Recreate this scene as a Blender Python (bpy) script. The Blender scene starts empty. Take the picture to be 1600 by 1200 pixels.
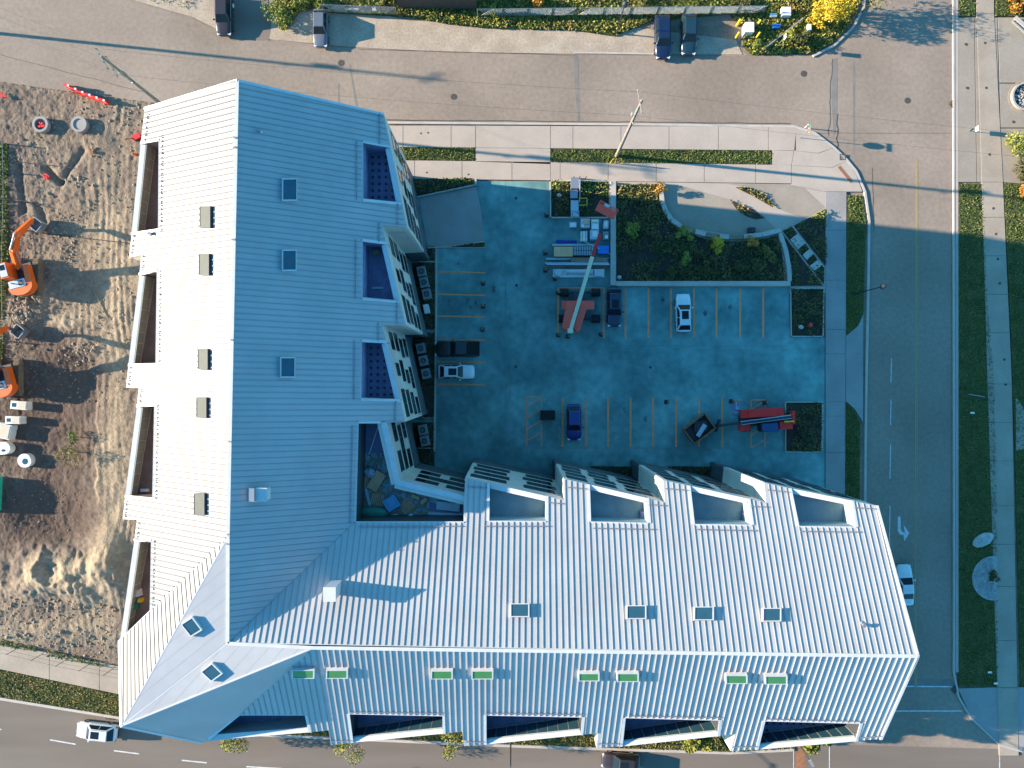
import bpy, math, random
import numpy as np
from mathutils import Vector, Matrix
from mathutils.geometry import tessellate_polygon
random.seed(7)
RNG = np.random.default_rng(11)
sc = bpy.context.scene
COL = sc.collection
R = math.radians

# ------------------------------------------------------------------ camera, sky, sun, exposure
HC = 83.0            # height of the drone above the ground, metres
K = 0.075            # metres on the ground per pixel of the 1600 px wide photograph
cam = bpy.data.cameras.new('camera')
cam.sensor_width = 36.0
cam.lens = 18.0 / (800 * K / HC)
cam.clip_end = 5000
cam_ob = bpy.data.objects.new('camera', cam)
COL.objects.link(cam_ob)
cam_ob.location = (0, 0, HC)
sc.camera = cam_ob

SUN_EL = R(16.3)
SUN_AZ = R(276.0)    # clockwise from north (+Y)
world = bpy.data.worlds.new('World')
sc.world = world
world.use_nodes = True
wn = world.node_tree
sky = wn.nodes.new('ShaderNodeTexSky')
sky.sky_type = 'NISHITA'
sky.sun_disc = False
sky.sun_elevation = SUN_EL
sky.sun_rotation = SUN_AZ
sky.ozone_density = 4.0
sky.air_density = 1.0
sky.dust_density = 0.4
tint = wn.nodes.new('ShaderNodeMix')
tint.data_type = 'RGBA'
tint.blend_type = 'MULTIPLY'
tint.inputs[0].default_value = 1.0
tint.inputs[7].default_value = (0.37, 0.93, 1.03, 1)
wn.links.new(sky.outputs[0], tint.inputs[6])
wn.links.new(tint.outputs[2], wn.nodes['Background'].inputs[0])
wn.nodes['Background'].inputs[1].default_value = 0.108
sun = bpy.data.lights.new('sun', 'SUN')
sun.energy = 4.3
sun.angle = R(0.5)
sun.color = (1.0, 0.84, 0.665)
sun_ob = bpy.data.objects.new('sun', sun)
COL.objects.link(sun_ob)
sdir = Vector((math.sin(SUN_AZ) * math.cos(SUN_EL), math.cos(SUN_AZ) * math.cos(SUN_EL), math.sin(SUN_EL)))
sun_ob.rotation_euler = (-sdir).to_track_quat('-Z', 'Y').to_euler()
sun_ob.location = (-200, 20, 60)
sc.view_settings.view_transform = 'Standard'
sc.view_settings.look = 'None'
sc.view_settings.gamma = 1.0
sc.view_settings.use_curve_mapping = False
sc.view_settings.exposure = 2.0
sc.render.engine = 'CYCLES'
sc.cycles.max_bounces = 5
sc.cycles.diffuse_bounces = 3

# ------------------------------------------------------------------ from the photograph to the ground
def P(u, v, h=0.0):
    f = K * (1 - h / HC)
    return ((u - 800) * f, -(v - 600) * f, h)
def P2(u, v, h=0.0):
    p = P(u, v, h)
    return (p[0], p[1])

# ------------------------------------------------------------------ materials
def M(name, c1, c2=None, rough=0.85, scale=0.6, detail=6.0, fine=0.12, fscale=9.0, bump=0.0, bscale=25.0, metal=0.0, spec=0.3, lo=0.35, hi=0.65, stretch=None):
    m = bpy.data.materials.new(name)
    m.use_nodes = True
    nt = m.node_tree
    b = nt.nodes['Principled BSDF']
    b.inputs['Roughness'].default_value = rough
    b.inputs['Metallic'].default_value = metal
    b.inputs['Specular IOR Level'].default_value = spec
    if c2 is None:
        c2 = tuple(min(1, x * 0.85) for x in c1)
    tc = nt.nodes.new('ShaderNodeTexCoord')
    src = tc.outputs['Object']
    if stretch:
        mp = nt.nodes.new('ShaderNodeMapping')
        mp.inputs['Scale'].default_value = stretch
        nt.links.new(src, mp.inputs[0])
        src = mp.outputs[0]
    n1 = nt.nodes.new('ShaderNodeTexNoise')
    n1.inputs['Scale'].default_value = scale
    n1.inputs['Detail'].default_value = detail
    nt.links.new(src, n1.inputs['Vector'])
    rp = nt.nodes.new('ShaderNodeValToRGB')
    rp.color_ramp.elements[0].position = lo
    rp.color_ramp.elements[1].position = hi
    rp.color_ramp.elements[0].color = (*c1, 1)
    rp.color_ramp.elements[1].color = (*c2, 1)
    nt.links.new(n1.outputs[0], rp.inputs[0])
    n2 = nt.nodes.new('ShaderNodeTexNoise')
    n2.inputs['Scale'].default_value = fscale
    n2.inputs['Detail'].default_value = 4
    nt.links.new(tc.outputs['Object'], n2.inputs['Vector'])
    mr = nt.nodes.new('ShaderNodeMapRange')
    mr.inputs['To Min'].default_value = 1 - fine * 1.6
    mr.inputs['To Max'].default_value = 1 + fine * 1.6
    nt.links.new(n2.outputs[0], mr.inputs['Value'])
    mx = nt.nodes.new('ShaderNodeMix')
    mx.data_type = 'RGBA'
    mx.blend_type = 'MULTIPLY'
    mx.inputs[0].default_value = 1
    nt.links.new(rp.outputs[0], mx.inputs[6])
    nt.links.new(mr.outputs[0], mx.inputs[7])
    nt.links.new(mx.outputs[2], b.inputs['Base Color'])
    if bump:
        bn = nt.nodes.new('ShaderNodeTexNoise')
        bn.inputs['Scale'].default_value = bscale
        bn.inputs['Detail'].default_value = 5
        nt.links.new(src, bn.inputs['Vector'])
        bp = nt.nodes.new('ShaderNodeBump')
        bp.inputs['Strength'].default_value = bump
        bp.inputs['Distance'].default_value = 0.05
        nt.links.new(bn.outputs[0], bp.inputs['Height'])
        nt.links.new(bp.outputs[0], b.inputs['Normal'])
    m['c'] = 1
    return m

def MLEAF(name, cols, scale=0.5):
    """leaves: one tone per leaf, drifting slowly through the plant"""
    m = bpy.data.materials.new(name)
    m.use_nodes = True
    nt = m.node_tree
    b = nt.nodes['Principled BSDF']
    b.inputs['Roughness'].default_value = 0.7
    b.inputs['Specular IOR Level'].default_value = 0.2
    g = nt.nodes.new('ShaderNodeNewGeometry')
    n = nt.nodes.new('ShaderNodeTexNoise')
    n.inputs['Scale'].default_value = scale
    tc = nt.nodes.new('ShaderNodeTexCoord')
    nt.links.new(tc.outputs['Object'], n.inputs['Vector'])
    ad = nt.nodes.new('ShaderNodeMath')
    ad.operation = 'MULTIPLY_ADD'
    ad.inputs[1].default_value = 0.6
    nt.links.new(g.outputs['Random Per Island'], ad.inputs[0])
    s2 = nt.nodes.new('ShaderNodeMath')
    s2.operation = 'MULTIPLY_ADD'
    s2.inputs[1].default_value = 1.6
    s2.inputs[2].default_value = -0.6
    nt.links.new(n.outputs[0], s2.inputs[0])
    nt.links.new(s2.outputs[0], ad.inputs[2])
    rp = nt.nodes.new('ShaderNodeValToRGB')
    el = rp.color_ramp.elements
    el[0].color = (*cols[0], 1)
    el[1].color = (*cols[-1], 1)
    for i in range(1, len(cols) - 1):
        e = el.new(i / (len(cols) - 1))
        e.color = (*cols[i], 1)
    nt.links.new(ad.outputs[0], rp.inputs[0])
    nt.links.new(rp.outputs[0], b.inputs['Base Color'])
    return m

def MFLAT(name, c, rough=0.5, metal=0.0, spec=0.5, coat=0.0, fine=0.04):
    m = M(name, c, tuple(x * 0.9 for x in c), rough=rough, metal=metal, spec=spec, scale=1.5, fine=fine, fscale=14)
    if coat:
        m.node_tree.nodes['Principled BSDF'].inputs['Coat Weight'].default_value = coat
        m.node_tree.nodes['Principled BSDF'].inputs['Coat Roughness'].default_value = 0.05
    return m

m_asphalt = M('dusty_asphalt', (0.215, 0.166, 0.124), (0.28, 0.217, 0.164), rough=0.9, scale=0.10, detail=12, fine=0.16, fscale=2.2, bump=0.15, bscale=30)
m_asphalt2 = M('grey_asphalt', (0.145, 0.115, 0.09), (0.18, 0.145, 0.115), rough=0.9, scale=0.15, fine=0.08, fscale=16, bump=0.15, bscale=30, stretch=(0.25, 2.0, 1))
m_patch = M('road_patch', (0.16, 0.145, 0.125), (0.20, 0.178, 0.155), rough=0.9, scale=0.8)
m_conc = M('pale_concrete', (0.40, 0.327, 0.26), (0.355, 0.29, 0.232), rough=0.85, scale=0.35, fine=0.06, fscale=5)
m_conc2 = M('grey_concrete', (0.30, 0.275, 0.25), (0.245, 0.225, 0.20), rough=0.85, scale=0.3, fine=0.08, fscale=5)
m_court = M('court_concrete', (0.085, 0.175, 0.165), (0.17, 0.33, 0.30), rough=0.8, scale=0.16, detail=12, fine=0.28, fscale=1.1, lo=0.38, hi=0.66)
m_plaza = M('plaza_concrete', (0.255, 0.21, 0.16), (0.30, 0.25, 0.19), rough=0.85, scale=0.3, fine=0.10, fscale=4)
m_walk = M('old_sidewalk', (0.29, 0.235, 0.175), (0.35, 0.285, 0.215), rough=0.85, scale=0.3, fine=0.08, fscale=4)
m_kerb = M('kerb_concrete', (0.44, 0.385, 0.325), (0.38, 0.335, 0.28), rough=0.8, scale=0.8)
m_earth = M('bare_earth', (0.19, 0.145, 0.10), (0.27, 0.21, 0.15), rough=0.95, scale=0.35, fine=0.25, fscale=3.5, bump=0.8, bscale=6)
m_soil = M('planting_soil', (0.035, 0.028, 0.02), (0.06, 0.045, 0.03), rough=0.95, scale=1.5, fine=0.3)
m_gshoulder = M('gravel_shoulder', (0.32, 0.25, 0.18), (0.40, 0.32, 0.235), rough=0.95, scale=0.5, fine=0.22, fscale=4, bump=0.6, bscale=7)
m_lawn = M('lawn_base', (0.05, 0.065, 0.018), (0.085, 0.085, 0.03), rough=0.95, scale=0.9, fine=0.3, fscale=5)
m_yellow = M('yellow_paint', (0.90, 0.27, 0.09), (0.78, 0.27, 0.13), rough=0.7, scale=3, fine=0.3, fscale=6)
m_yroad = M('yellow_road_paint', (0.42, 0.28, 0.09), (0.33, 0.24, 0.12), rough=0.7, scale=3, fine=0.3, fscale=6)
m_white_line = M('white_line_paint', (0.62, 0.60, 0.56), (0.42, 0.40, 0.37), rough=0.7, scale=3, fine=0.3, fscale=6)
m_roof = M('white_standing_seam_metal', (0.425, 0.405, 0.385), (0.375, 0.36, 0.345), rough=0.45, scale=0.25, detail=10, fine=0.035, fscale=1.2, bump=0.10, bscale=0.9, spec=0.45)
m_seam = MFLAT('shadow_dark_seam_metal', (0.15, 0.147, 0.14), rough=0.6, spec=0.2)  # seams of sunlit slopes, colour darkened to stand in for their shadow lines
m_seam2 = MFLAT('grey_seam_metal', (0.33, 0.32, 0.31), rough=0.6, spec=0.2)
m_trim = MFLAT('white_metal_trim', (0.55, 0.54, 0.52), rough=0.4)
m_facade = M('cream_render', (0.60, 0.56, 0.48), (0.55, 0.51, 0.44), rough=0.8, scale=0.5, fine=0.03)
m_plinth = M('charcoal_plinth', (0.10, 0.105, 0.115), (0.075, 0.08, 0.09), rough=0.6, scale=0.4)
m_winframe = MFLAT('dark_window_frame', (0.05, 0.052, 0.055), rough=0.4)
m_glassdk = MFLAT('dark_window_glass', (0.012, 0.018, 0.022), rough=0.08, spec=0.6)
m_glassgn = MFLAT('green_tinted_glass', (0.06, 0.19, 0.03), rough=0.18, spec=0.5)
m_glassgy = MFLAT('grey_green_blind_glass', (0.095, 0.10, 0.085), rough=0.6, spec=0.1)
m_glassbl = MFLAT('blue_black_glass', (0.03, 0.09, 0.12), rough=0.12, spec=0.6)
m_membrane = M('blue_purple_membrane', (0.15, 0.16, 0.24), (0.23, 0.20, 0.33), rough=0.6, scale=1.2, fine=0.1)
m_terr = M('terrace_screed', (0.22, 0.30, 0.31), (0.28, 0.36, 0.37), rough=0.8, scale=0.8, fine=0.08)
m_terrw = M('terrace_brown_deck', (0.17, 0.11, 0.075), (0.22, 0.145, 0.10), rough=0.8, scale=0.8, fine=0.15)
m_black = MFLAT('black_rubber', (0.02, 0.02, 0.02), rough=0.8, spec=0.2)
m_iron = M('cast_iron', (0.06, 0.05, 0.045), (0.09, 0.075, 0.065), rough=0.7, scale=4)
m_rust = M('rust_plate', (0.24, 0.10, 0.05), (0.30, 0.14, 0.07), rough=0.8, scale=3)
m_steel = MFLAT('galvanised_steel', (0.35, 0.36, 0.37), rough=0.4, metal=0.6)
m_darkmetal = MFLAT('dark_painted_metal', (0.03, 0.033, 0.04), rough=0.5)
m_wood = M('weathered_timber', (0.23, 0.17, 0.11), (0.30, 0.22, 0.15), rough=0.85, scale=2, fine=0.2, stretch=(1, 1, 1))
m_polewood = M('pole_timber', (0.20, 0.18, 0.15), (0.28, 0.25, 0.20), rough=0.9, scale=3, fine=0.2)
m_plywood = M('plywood', (0.75, 0.38, 0.20), (0.62, 0.32, 0.17), rough=0.7, scale=1)
m_orange = MFLAT('excavator_orange', (0.72, 0.12, 0.012), rough=0.4)
m_red = MFLAT('machine_red', (1.0, 0.022, 0.012), rough=0.4)
m_liftred = MFLAT('lift_salmon_red', (1.0, 0.12, 0.07), rough=0.45)
m_cream = MFLAT('lift_cream', (0.75, 0.66, 0.42), rough=0.45)
m_mud = M('muddy_steel', (0.12, 0.09, 0.06), (0.17, 0.13, 0.09), rough=0.9, scale=2, fine=0.2)
m_whitep = MFLAT('white_plastic', (0.68, 0.66, 0.60), rough=0.5)
m_bluetarp = MFLAT('blue_tarpaulin', (0.02, 0.16, 0.50), rough=0.45)
m_dkblue = MFLAT('dark_blue_plastic', (0.01, 0.03, 0.22), rough=0.5)
m_palebl = MFLAT('pale_wrapped_goods', (0.42, 0.46, 0.48), rough=0.4)
m_green = MFLAT('green_sheet', (0.03, 0.20, 0.13), rough=0.5)
m_signred = MFLAT('sign_red', (0.75, 0.03, 0.02), rough=0.4)
m_yellowp = MFLAT('safety_yellow', (0.75, 0.50, 0.02), rough=0.5)
m_stone = M('river_stone', (0.30, 0.28, 0.26), (0.42, 0.40, 0.37), rough=0.8, scale=2, fine=0.15)
m_rubble = M('broken_rubble', (0.20, 0.16, 0.11), (0.30, 0.24, 0.17), rough=0.9, scale=3, fine=0.2)
m_shed = M('brown_shed_roof', (0.13, 0.095, 0.085), (0.17, 0.13, 0.115), rough=0.85, scale=1.2, fine=0.12)
m_bark = M('tree_bark', (0.12, 0.09, 0.06), (0.16, 0.12, 0.085), rough=0.9, scale=4)
m_lightglow = MFLAT('lamp_lens', (0.6, 0.6, 0.55), rough=0.3)
l_grass = MLEAF('grass_blades', [(0.045, 0.065, 0.012), (0.08, 0.115, 0.02), (0.125, 0.145, 0.03), (0.18, 0.165, 0.05)], 0.7)
l_dry = MLEAF('dry_weeds', [(0.05, 0.06, 0.015), (0.13, 0.13, 0.03), (0.24, 0.19, 0.05), (0.30, 0.17, 0.05)], 0.5)
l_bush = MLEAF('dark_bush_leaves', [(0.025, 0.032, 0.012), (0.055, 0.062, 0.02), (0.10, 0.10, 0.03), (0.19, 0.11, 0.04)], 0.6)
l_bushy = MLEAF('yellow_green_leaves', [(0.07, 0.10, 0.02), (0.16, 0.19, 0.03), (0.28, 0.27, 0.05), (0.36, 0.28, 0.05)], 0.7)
l_street = MLEAF('street_tree_leaves', [(0.05, 0.07, 0.015), (0.12, 0.135, 0.025), (0.21, 0.20, 0.035), (0.32, 0.25, 0.05)], 0.8)
l_yel = MLEAF('autumn_yellow_leaves', [(0.22, 0.15, 0.02), (0.45, 0.30, 0.02), (0.60, 0.42, 0.03), (0.65, 0.40, 0.04)], 0.8)
l_orange = MLEAF('autumn_orange_leaves', [(0.20, 0.08, 0.02), (0.38, 0.16, 0.025), (0.45, 0.24, 0.04), (0.40, 0.28, 0.05)], 0.8)

# ------------------------------------------------------------------ mesh building
class B:
    def __init__(s):
        s.v = []; s.f = []; s.m = []
    def add(s, vs, fs, mi=0):
        o = len(s.v)
        s.v += [tuple(x) for x in vs]
        s.f += [tuple(i + o for i in f) for f in fs]
        s.m += [mi] * len(fs)
        return s
    def prism(s, poly, z0, z1, mi=0, bottom=True):
        n = len(poly)
        area = sum(poly[i][0] * poly[(i + 1) % n][1] - poly[(i + 1) % n][0] * poly[i][1] for i in range(n))
        if area < 0: poly = poly[::-1]
        z0s = z0 if hasattr(z0, '__len__') else [z0] * n
        z1s = z1 if hasattr(z1, '__len__') else [z1] * n
        if area < 0:
            z0s = z0s[::-1]; z1s = z1s[::-1]
        vs = [(p[0], p[1], z) for p, z in zip(poly, z0s)] + [(p[0], p[1], z) for p, z in zip(poly, z1s)]
        fs = [(i, (i + 1) % n, n + (i + 1) % n, n + i) for i in range(n)]
        if n > 4:
            tri = tessellate_polygon([[Vector((p[0], p[1], 0)) for p in poly]])
            for t in tri:
                a = [poly[i] for i in t]
                ar = (a[1][0] - a[0][0]) * (a[2][1] - a[0][1]) - (a[2][0] - a[0][0]) * (a[1][1] - a[0][1])
                t = t if ar > 0 else t[::-1]
                fs.append(tuple(n + i for i in t))
                if bottom: fs.append(tuple(reversed(t)))
        else:
            fs.append(tuple(range(n, 2 * n)))
            if bottom: fs.append(tuple(range(n - 1, -1, -1)))
        return s.add(vs, fs, mi)
    def box(s, c, d, rz=0.0, mi=0, taper=1.0):
        x, y, z = d[0] / 2, d[1] / 2, d[2] / 2
        ca, sa = math.cos(rz), math.sin(rz)
        vs = []
        for zz, t in ((-z, 1.0), (z, taper)):
            for a, b in ((-x, -y), (x, -y), (x, y), (-x, y)):
                a *= t; b *= t
                vs.append((c[0] + a * ca - b * sa, c[1] + a * sa + b * ca, c[2] + zz))
        return s.add(vs, [(0, 3, 2, 1), (4, 5, 6, 7), (0, 1, 5, 4), (1, 2, 6, 5), (2, 3, 7, 6), (3, 0, 4, 7)], mi)
    def beam(s, a, b, w, h, mi=0, w2=None, h2=None):
        a = Vector(a); b = Vector(b)
        d = (b - a).normalized()
        up = Vector((0, 0, 1)) if abs(d.z) < 0.95 else Vector((1, 0, 0))
        sx = d.cross(up).normalized(); sy = sx.cross(d).normalized()
        w2 = w2 or w; h2 = h2 or h
        vs = []
        for p, ww, hh in ((a, w, h), (b, w2, h2)):
            for i, j in ((-1, -1), (1, -1), (1, 1), (-1, 1)):
                vs.append(p + sx * i * ww / 2 + sy * j * hh / 2)
        return s.add(vs, [(0, 1, 2, 3), (7, 6, 5, 4), (0, 4, 5, 1), (1, 5, 6, 2), (2, 6, 7, 3), (3, 7, 4, 0)], mi)
    def cyl(s, a, b, r, r2=None, n=10, mi=0, caps=True):
        a = Vector(a); b = Vector(b)
        d = (b - a).normalized()
        up = Vector((0, 0, 1)) if abs(d.z) < 0.95 else Vector((1, 0, 0))
        sx = d.cross(up).normalized(); sy = sx.cross(d).normalized()
        r2 = r if r2 is None else r2
        vs = []
        for p, rr in ((a, r), (b, r2)):
            for i in range(n):
                t = 2 * math.pi * i / n
                vs.append(p + (sx * math.cos(t) + sy * math.sin(t)) * rr)
        fs = [(i, n + i, n + (i + 1) % n, (i + 1) % n) for i in range(n)]
        if caps: fs += [tuple(range(n)), tuple(range(2 * n - 1, n - 1, -1))]
        return s.add(vs, fs, mi)
    def ring(s, c, r0, r1, z0, z1, n=24, mi=0, a0=0.0, a1=2 * math.pi):
        full = abs(a1 - a0 - 2 * math.pi) < 1e-6
        k = n if full else n + 1
        vs = []
        for i in range(k):
            t = a0 + (a1 - a0) * i / n
            for r, z in ((r0, z0), (r1, z0), (r1, z1), (r0, z1)):
                vs.append((c[0] + math.cos(t) * r, c[1] + math.sin(t) * r, z))
        fs = []
        for i in range(n):
            a = i * 4; b = ((i + 1) % k) * 4
            for j in range(4):
                fs.append((a + j, b + j, b + (j + 1) % 4, a + (j + 1) % 4))
        return s.add(vs, fs, mi)
    def blob(s, c, r, n=8, k=5, jit=0.0, mi=0, rng=None):
        rng = rng or random
        vs = []; fs = []
        vs.append((c[0], c[1], c[2] - r[2]))
        for j in range(1, k):
            ph = -math.pi / 2 + math.pi * j / k
            for i in range(n):
                t = 2 * math.pi * i / n
                q = 1 + rng.uniform(-jit, jit)
                vs.append((c[0] + r[0] * math.cos(ph) * math.cos(t) * q, c[1] + r[1] * math.cos(ph) * math.sin(t) * q, c[2] + r[2] * math.sin(ph) * q))
        vs.append((c[0], c[1], c[2] + r[2]))
        for i in range(n):
            fs.append((0, 1 + (i + 1) % n, 1 + i))
            fs.append((len(vs) - 1, 1 + (k - 2) * n + i, 1 + (k - 2) * n + (i + 1) % n))
        for j in range(k - 2):
            for i in range(n):
                a = 1 + j * n
                fs.append((a + i, a + (i + 1) % n, a + n + (i + 1) % n, a + n + i))
        return s.add(vs, fs, mi)
    def build(s, name, mats, parent=None, smooth=False, kind=None, world=False):
        me = bpy.data.meshes.new(name)
        me.from_pydata(s.v, [], s.f)
        if not isinstance(mats, (list, tuple)): mats = [mats]
        for m in mats: me.materials.append(m)
        if len(mats) > 1: me.polygons.foreach_set('material_index', s.m)
        if smooth: me.polygons.foreach_set('use_smooth', [True] * len(s.f))
        me.update()
        o = bpy.data.objects.new(name, me)
        COL.objects.link(o)
        if parent is not None:
            o.parent = parent
            if world: o.location = -world_loc(parent)
        if kind: o['kind'] = kind
        return o

def world_loc(o):
    l = Vector(o.location)
    while o.parent is not None:
        o = o.parent
        l += Vector(o.location)
    return l

def tag(o, label=None, cat=None, group=None, kind=None):
    if label: o['label'] = label
    if cat: o['category'] = cat
    if group: o['group'] = group
    if kind: o['kind'] = kind
    return o

def thing(name, label, cat, loc=(0, 0, 0), rz=0.0, group=None):
    o = bpy.data.objects.new(name, None)
    COL.objects.link(o)
    o.location = loc
    o.rotation_euler = (0, 0, rz)
    o.empty_display_size = 0.3
    return tag(o, label, cat, group)

def dup(root, loc, rz=0.0, label=None, group=None, scale=None):
    r = root.copy(); COL.objects.link(r)
    r.location = loc; r.rotation_euler = (0, 0, rz)
    if label: r['label'] = label
    if group: r['group'] = group
    if scale: r.scale = scale
    def rec(src, dst):
        for ch in list(src.children):
            c = ch.copy(); COL.objects.link(c); c.parent = dst
            rec(ch, c)
    rec(root, r)
    return r

def sheet(name, poly, z, mat, kind='structure', thick=None, parent=None, px=True):
    pts = [P2(*p) for p in poly] if px else poly
    b = B()
    b.prism(pts, z - (thick or 0.003), z, bottom=False)
    o = b.build(name, mat, parent)
    if kind and parent is None: o['kind'] = kind
    return o

# point in polygon and scattering
def inside(pts, poly):
    x, y = pts[:, 0], pts[:, 1]
    r = np.zeros(len(pts), bool)
    n = len(poly)
    for i in range(n):
        x1, y1 = poly[i]; x2, y2 = poly[(i + 1) % n]
        if y1 == y2: continue
        c = ((y1 > y) != (y2 > y)) & (x < (x2 - x1) * (y - y1) / (y2 - y1) + x1)
        r ^= c
    return r

def in_poly(poly, dens):
    a = np.array(poly)
    lo, hi = a.min(0), a.max(0)
    n = int((hi[0] - lo[0]) * (hi[1] - lo[1]) * dens)
    p = RNG.uniform(lo, hi, (max(n, 4), 2))
    return p[inside(p, poly)]

def quads_mesh(name, cen, size, mat, parent=None, kind=None, tilt=0.9, aspect=0.6):
    """many small leaf faces, each its own island"""
    n = len(cen)
    az = RNG.uniform(0, 2 * np.pi, n)
    tl = RNG.uniform(-tilt, tilt, n); t2 = RNG.uniform(-tilt, tilt, n)
    ux = np.stack([np.cos(az) * np.cos(tl), np.sin(az) * np.cos(tl), np.sin(tl)], 1)
    uy = np.stack([-np.sin(az) * np.cos(t2), np.cos(az) * np.cos(t2), np.sin(t2)], 1)
    sz = (size * RNG.uniform(0.6, 1.3, n))[:, None] / 2
    v = np.empty((n, 4, 3))
    v[:, 0] = cen - ux * sz
    v[:, 1] = cen - uy * sz * aspect
    v[:, 2] = cen + ux * sz
    v[:, 3] = cen + uy * sz * aspect
    me = bpy.data.meshes.new(name)
    me.vertices.add(n * 4); me.loops.add(n * 4); me.polygons.add(n)
    me.vertices.foreach_set('co', v.reshape(-1))
    me.loops.foreach_set('vertex_index', np.arange(n * 4, dtype=np.int32))
    me.polygons.foreach_set('loop_start', np.arange(0, n * 4, 4, dtype=np.int32))
    me.polygons.foreach_set('loop_total', np.full(n, 4, np.int32))
    me.materials.append(mat)
    me.update(calc_edges=True)
    o = bpy.data.objects.new(name, me)
    COL.objects.link(o)
    if parent is not None: o.parent = parent
    if kind: o['kind'] = kind
    return o

def vnoise(x, y, seed=0):
    xi = np.floor(x).astype(np.int64); yi = np.floor(y).astype(np.int64)
    xf = x - xi; yf = y - yi
    def h(a, b):
        n = (a * 374761393 + b * 668265263 + seed * 1442695041) & 0xffffffff
        n = ((n ^ (n >> 13)) * 1274126177) & 0xffffffff
        return ((n ^ (n >> 16)) & 0xffff) / 65535.0
    u = xf * xf * (3 - 2 * xf); w = yf * yf * (3 - 2 * yf)
    return (h(xi, yi) * (1 - u) + h(xi + 1, yi) * u) * (1 - w) + (h(xi, yi + 1) * (1 - u) + h(xi + 1, yi + 1) * u) * w
def fbm(x, y, o=4, seed=0):
    s = 0; a = 0.5; t = 0
    for i in range(o):
        s = s + a * vnoise(x * 2 ** i, y * 2 ** i, seed + i * 17); t += a; a *= 0.5
    return s / t

def cover(name, poly_px, dens, size, hmax, mat, tilt=0.9, base=0.0, patch=0.0, parent=None, px=True, kind='stuff'):
    poly = [P2(*p) for p in poly_px] if px else poly_px
    p = in_poly(poly, dens)
    if patch:
        k = fbm(p[:, 0] * 0.5, p[:, 1] * 0.5, 3, 5)
        p = p[k > patch * RNG.uniform(0.7, 1.2, len(p))]
    hill = 0.35 + 0.9 * fbm(p[:, 0] * 1.1 + 40, p[:, 1] * 1.1 + 20, 3, 3)
    z = base + hmax * hill * RNG.uniform(0.3, 1.0, len(p))
    cen = np.column_stack([p, z])
    return quads_mesh(name, cen, size, mat, parent, kind, tilt)

# ------------------------------------------------------------------ ground, roads and pavements
g = B()
gx0, gx1, gy0, gy1 = -860 * K, -460 * K, -472 * K, 482 * K      # the excavated site is let into the ground here
g.box((0, 0, -3.0), (3000, 3000, 1.0))
g.prism([(-1500, -1500), (gx0, -1500), (gx0, 1500), (-1500, 1500)], -2.4, -0.05); g.prism([(gx1, -1500), (1500, -1500), (1500, 1500), (gx1, 1500)], -2.4, -0.05)
g.prism([(gx0, gy1 - 0.4), (gx1, gy1 - 0.4), (gx1, 1500), (gx0, 1500)], -2.4, -0.051); g.prism([(gx0, -1500), (gx1, -1500), (gx1, gy0 + 4), (gx0, gy0 + 4)], -2.4, -0.051)
tag(g.build('ground', m_earth), kind='structure')

road_poly = [(-500, -75), (-100, -30), (180, -6), (300, 28), (345, 50), (420, 63), (560, 76), (700, 83), (900, 86), (1160, 87), (1268, 87), (1300, 70), (1330, 42), (1347, 12), (1351, -30), (1351, -900), (1487, -900), (1487, 1050), (1494, 1088), (1515, 1122), (1560, 1164), (1610, 1178), (2400, 1190), (2400, 1700), (-500, 1500), (-500, 996), (0, 1093), (186, 1122), (345, 1146), (500, 1153), (800, 1166), (1140, 1177), (1240, 1172), (1320, 1140), (1345, 1090), (1350, 1000), (1350, 800), (1352, 600), (1356, 440), (1357, 345), (1350, 300), (1336, 267), (1302, 230), (1272, 207), (1240, 197), (1000, 193), (600, 188), (400, 170), (230, 160), (0, 128), (-500, 60)]
sheet('road', road_poly, -0.02, m_asphalt)
sheet('south_road', [(-500, 998), (0, 1095), (186, 1124), (345, 1148), (500, 1155), (800, 1168), (1140, 1179), (1240, 1174), (1300, 1163), (1620, 1172), (2400, 1180), (2400, 1698), (-500, 1498)], -0.014, m_asphalt2)
sheet('gravel_shoulder', [(-500, -200), (-500, -77), (-100, -32), (180, -8), (300, 26), (345, 48), (420, 61), (560, 74), (700, 81), (900, 84), (1160, 85), (1150, 62), (1000, 44), (800, 40), (640, 32), (560, 15), (430, 20), (380, -40), (200, -60)], -0.016, m_gshoulder)
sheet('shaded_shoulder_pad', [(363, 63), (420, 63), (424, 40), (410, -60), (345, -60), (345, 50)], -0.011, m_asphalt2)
# darker repaired strips and joints in the asphalt
for i, (poly) in enumerate([[(896, 86), (903, 86), (906, 190), (903, 191), (898, 135)], [(1302, 92), (1309, 90), (1308, 190), (1303, 215), (1299, 150)], [(1332, 95), (1336, 95), (1336, 240), (1333, 240)], [(1363, 270), (1364, 270), (1365, 340), (1363.5, 340)], [(545, 100), (547, 100), (559, 166), (556, 166)], [(528, 130), (530, 130), (530, 160), (528, 160)]]):
    sheet('asphalt_patch', poly, -0.012, m_patch)
# long hairline cracks
def crack(pts, w=0.05):
    b = B()
    for (a, c) in zip(pts[:-1], pts[1:]):
        p = Vector(P(*a)); q = Vector(P(*c))
        n = (q - p).normalized().cross(Vector((0, 0, 1))) * w / 2
        b.add([p - n + Vector((0, 0, -0.0085)), p + n + Vector((0, 0, -0.0085)), q + n + Vector((0, 0, -0.0085)), q - n + Vector((0, 0, -0.0085))], [(3, 2, 1, 0)])
    return tag(b.build('road_crack', m_iron), kind='structure')
def wander(a, b, n=9, j=1.6):
    return [(a[0] + (b[0] - a[0]) * i / n + (random.uniform(-j, j) if 0 < i < n else 0), a[1] + (b[1] - a[1]) * i / n + (random.uniform(-j, j) if 0 < i < n else 0)) for i in range(n + 1)]
crack(wander((1301, 92), (1295, 212), 14), 0.07)
crack(wander((1309, 178), (1309, 250), 9, 2.5), 0.12)
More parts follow.
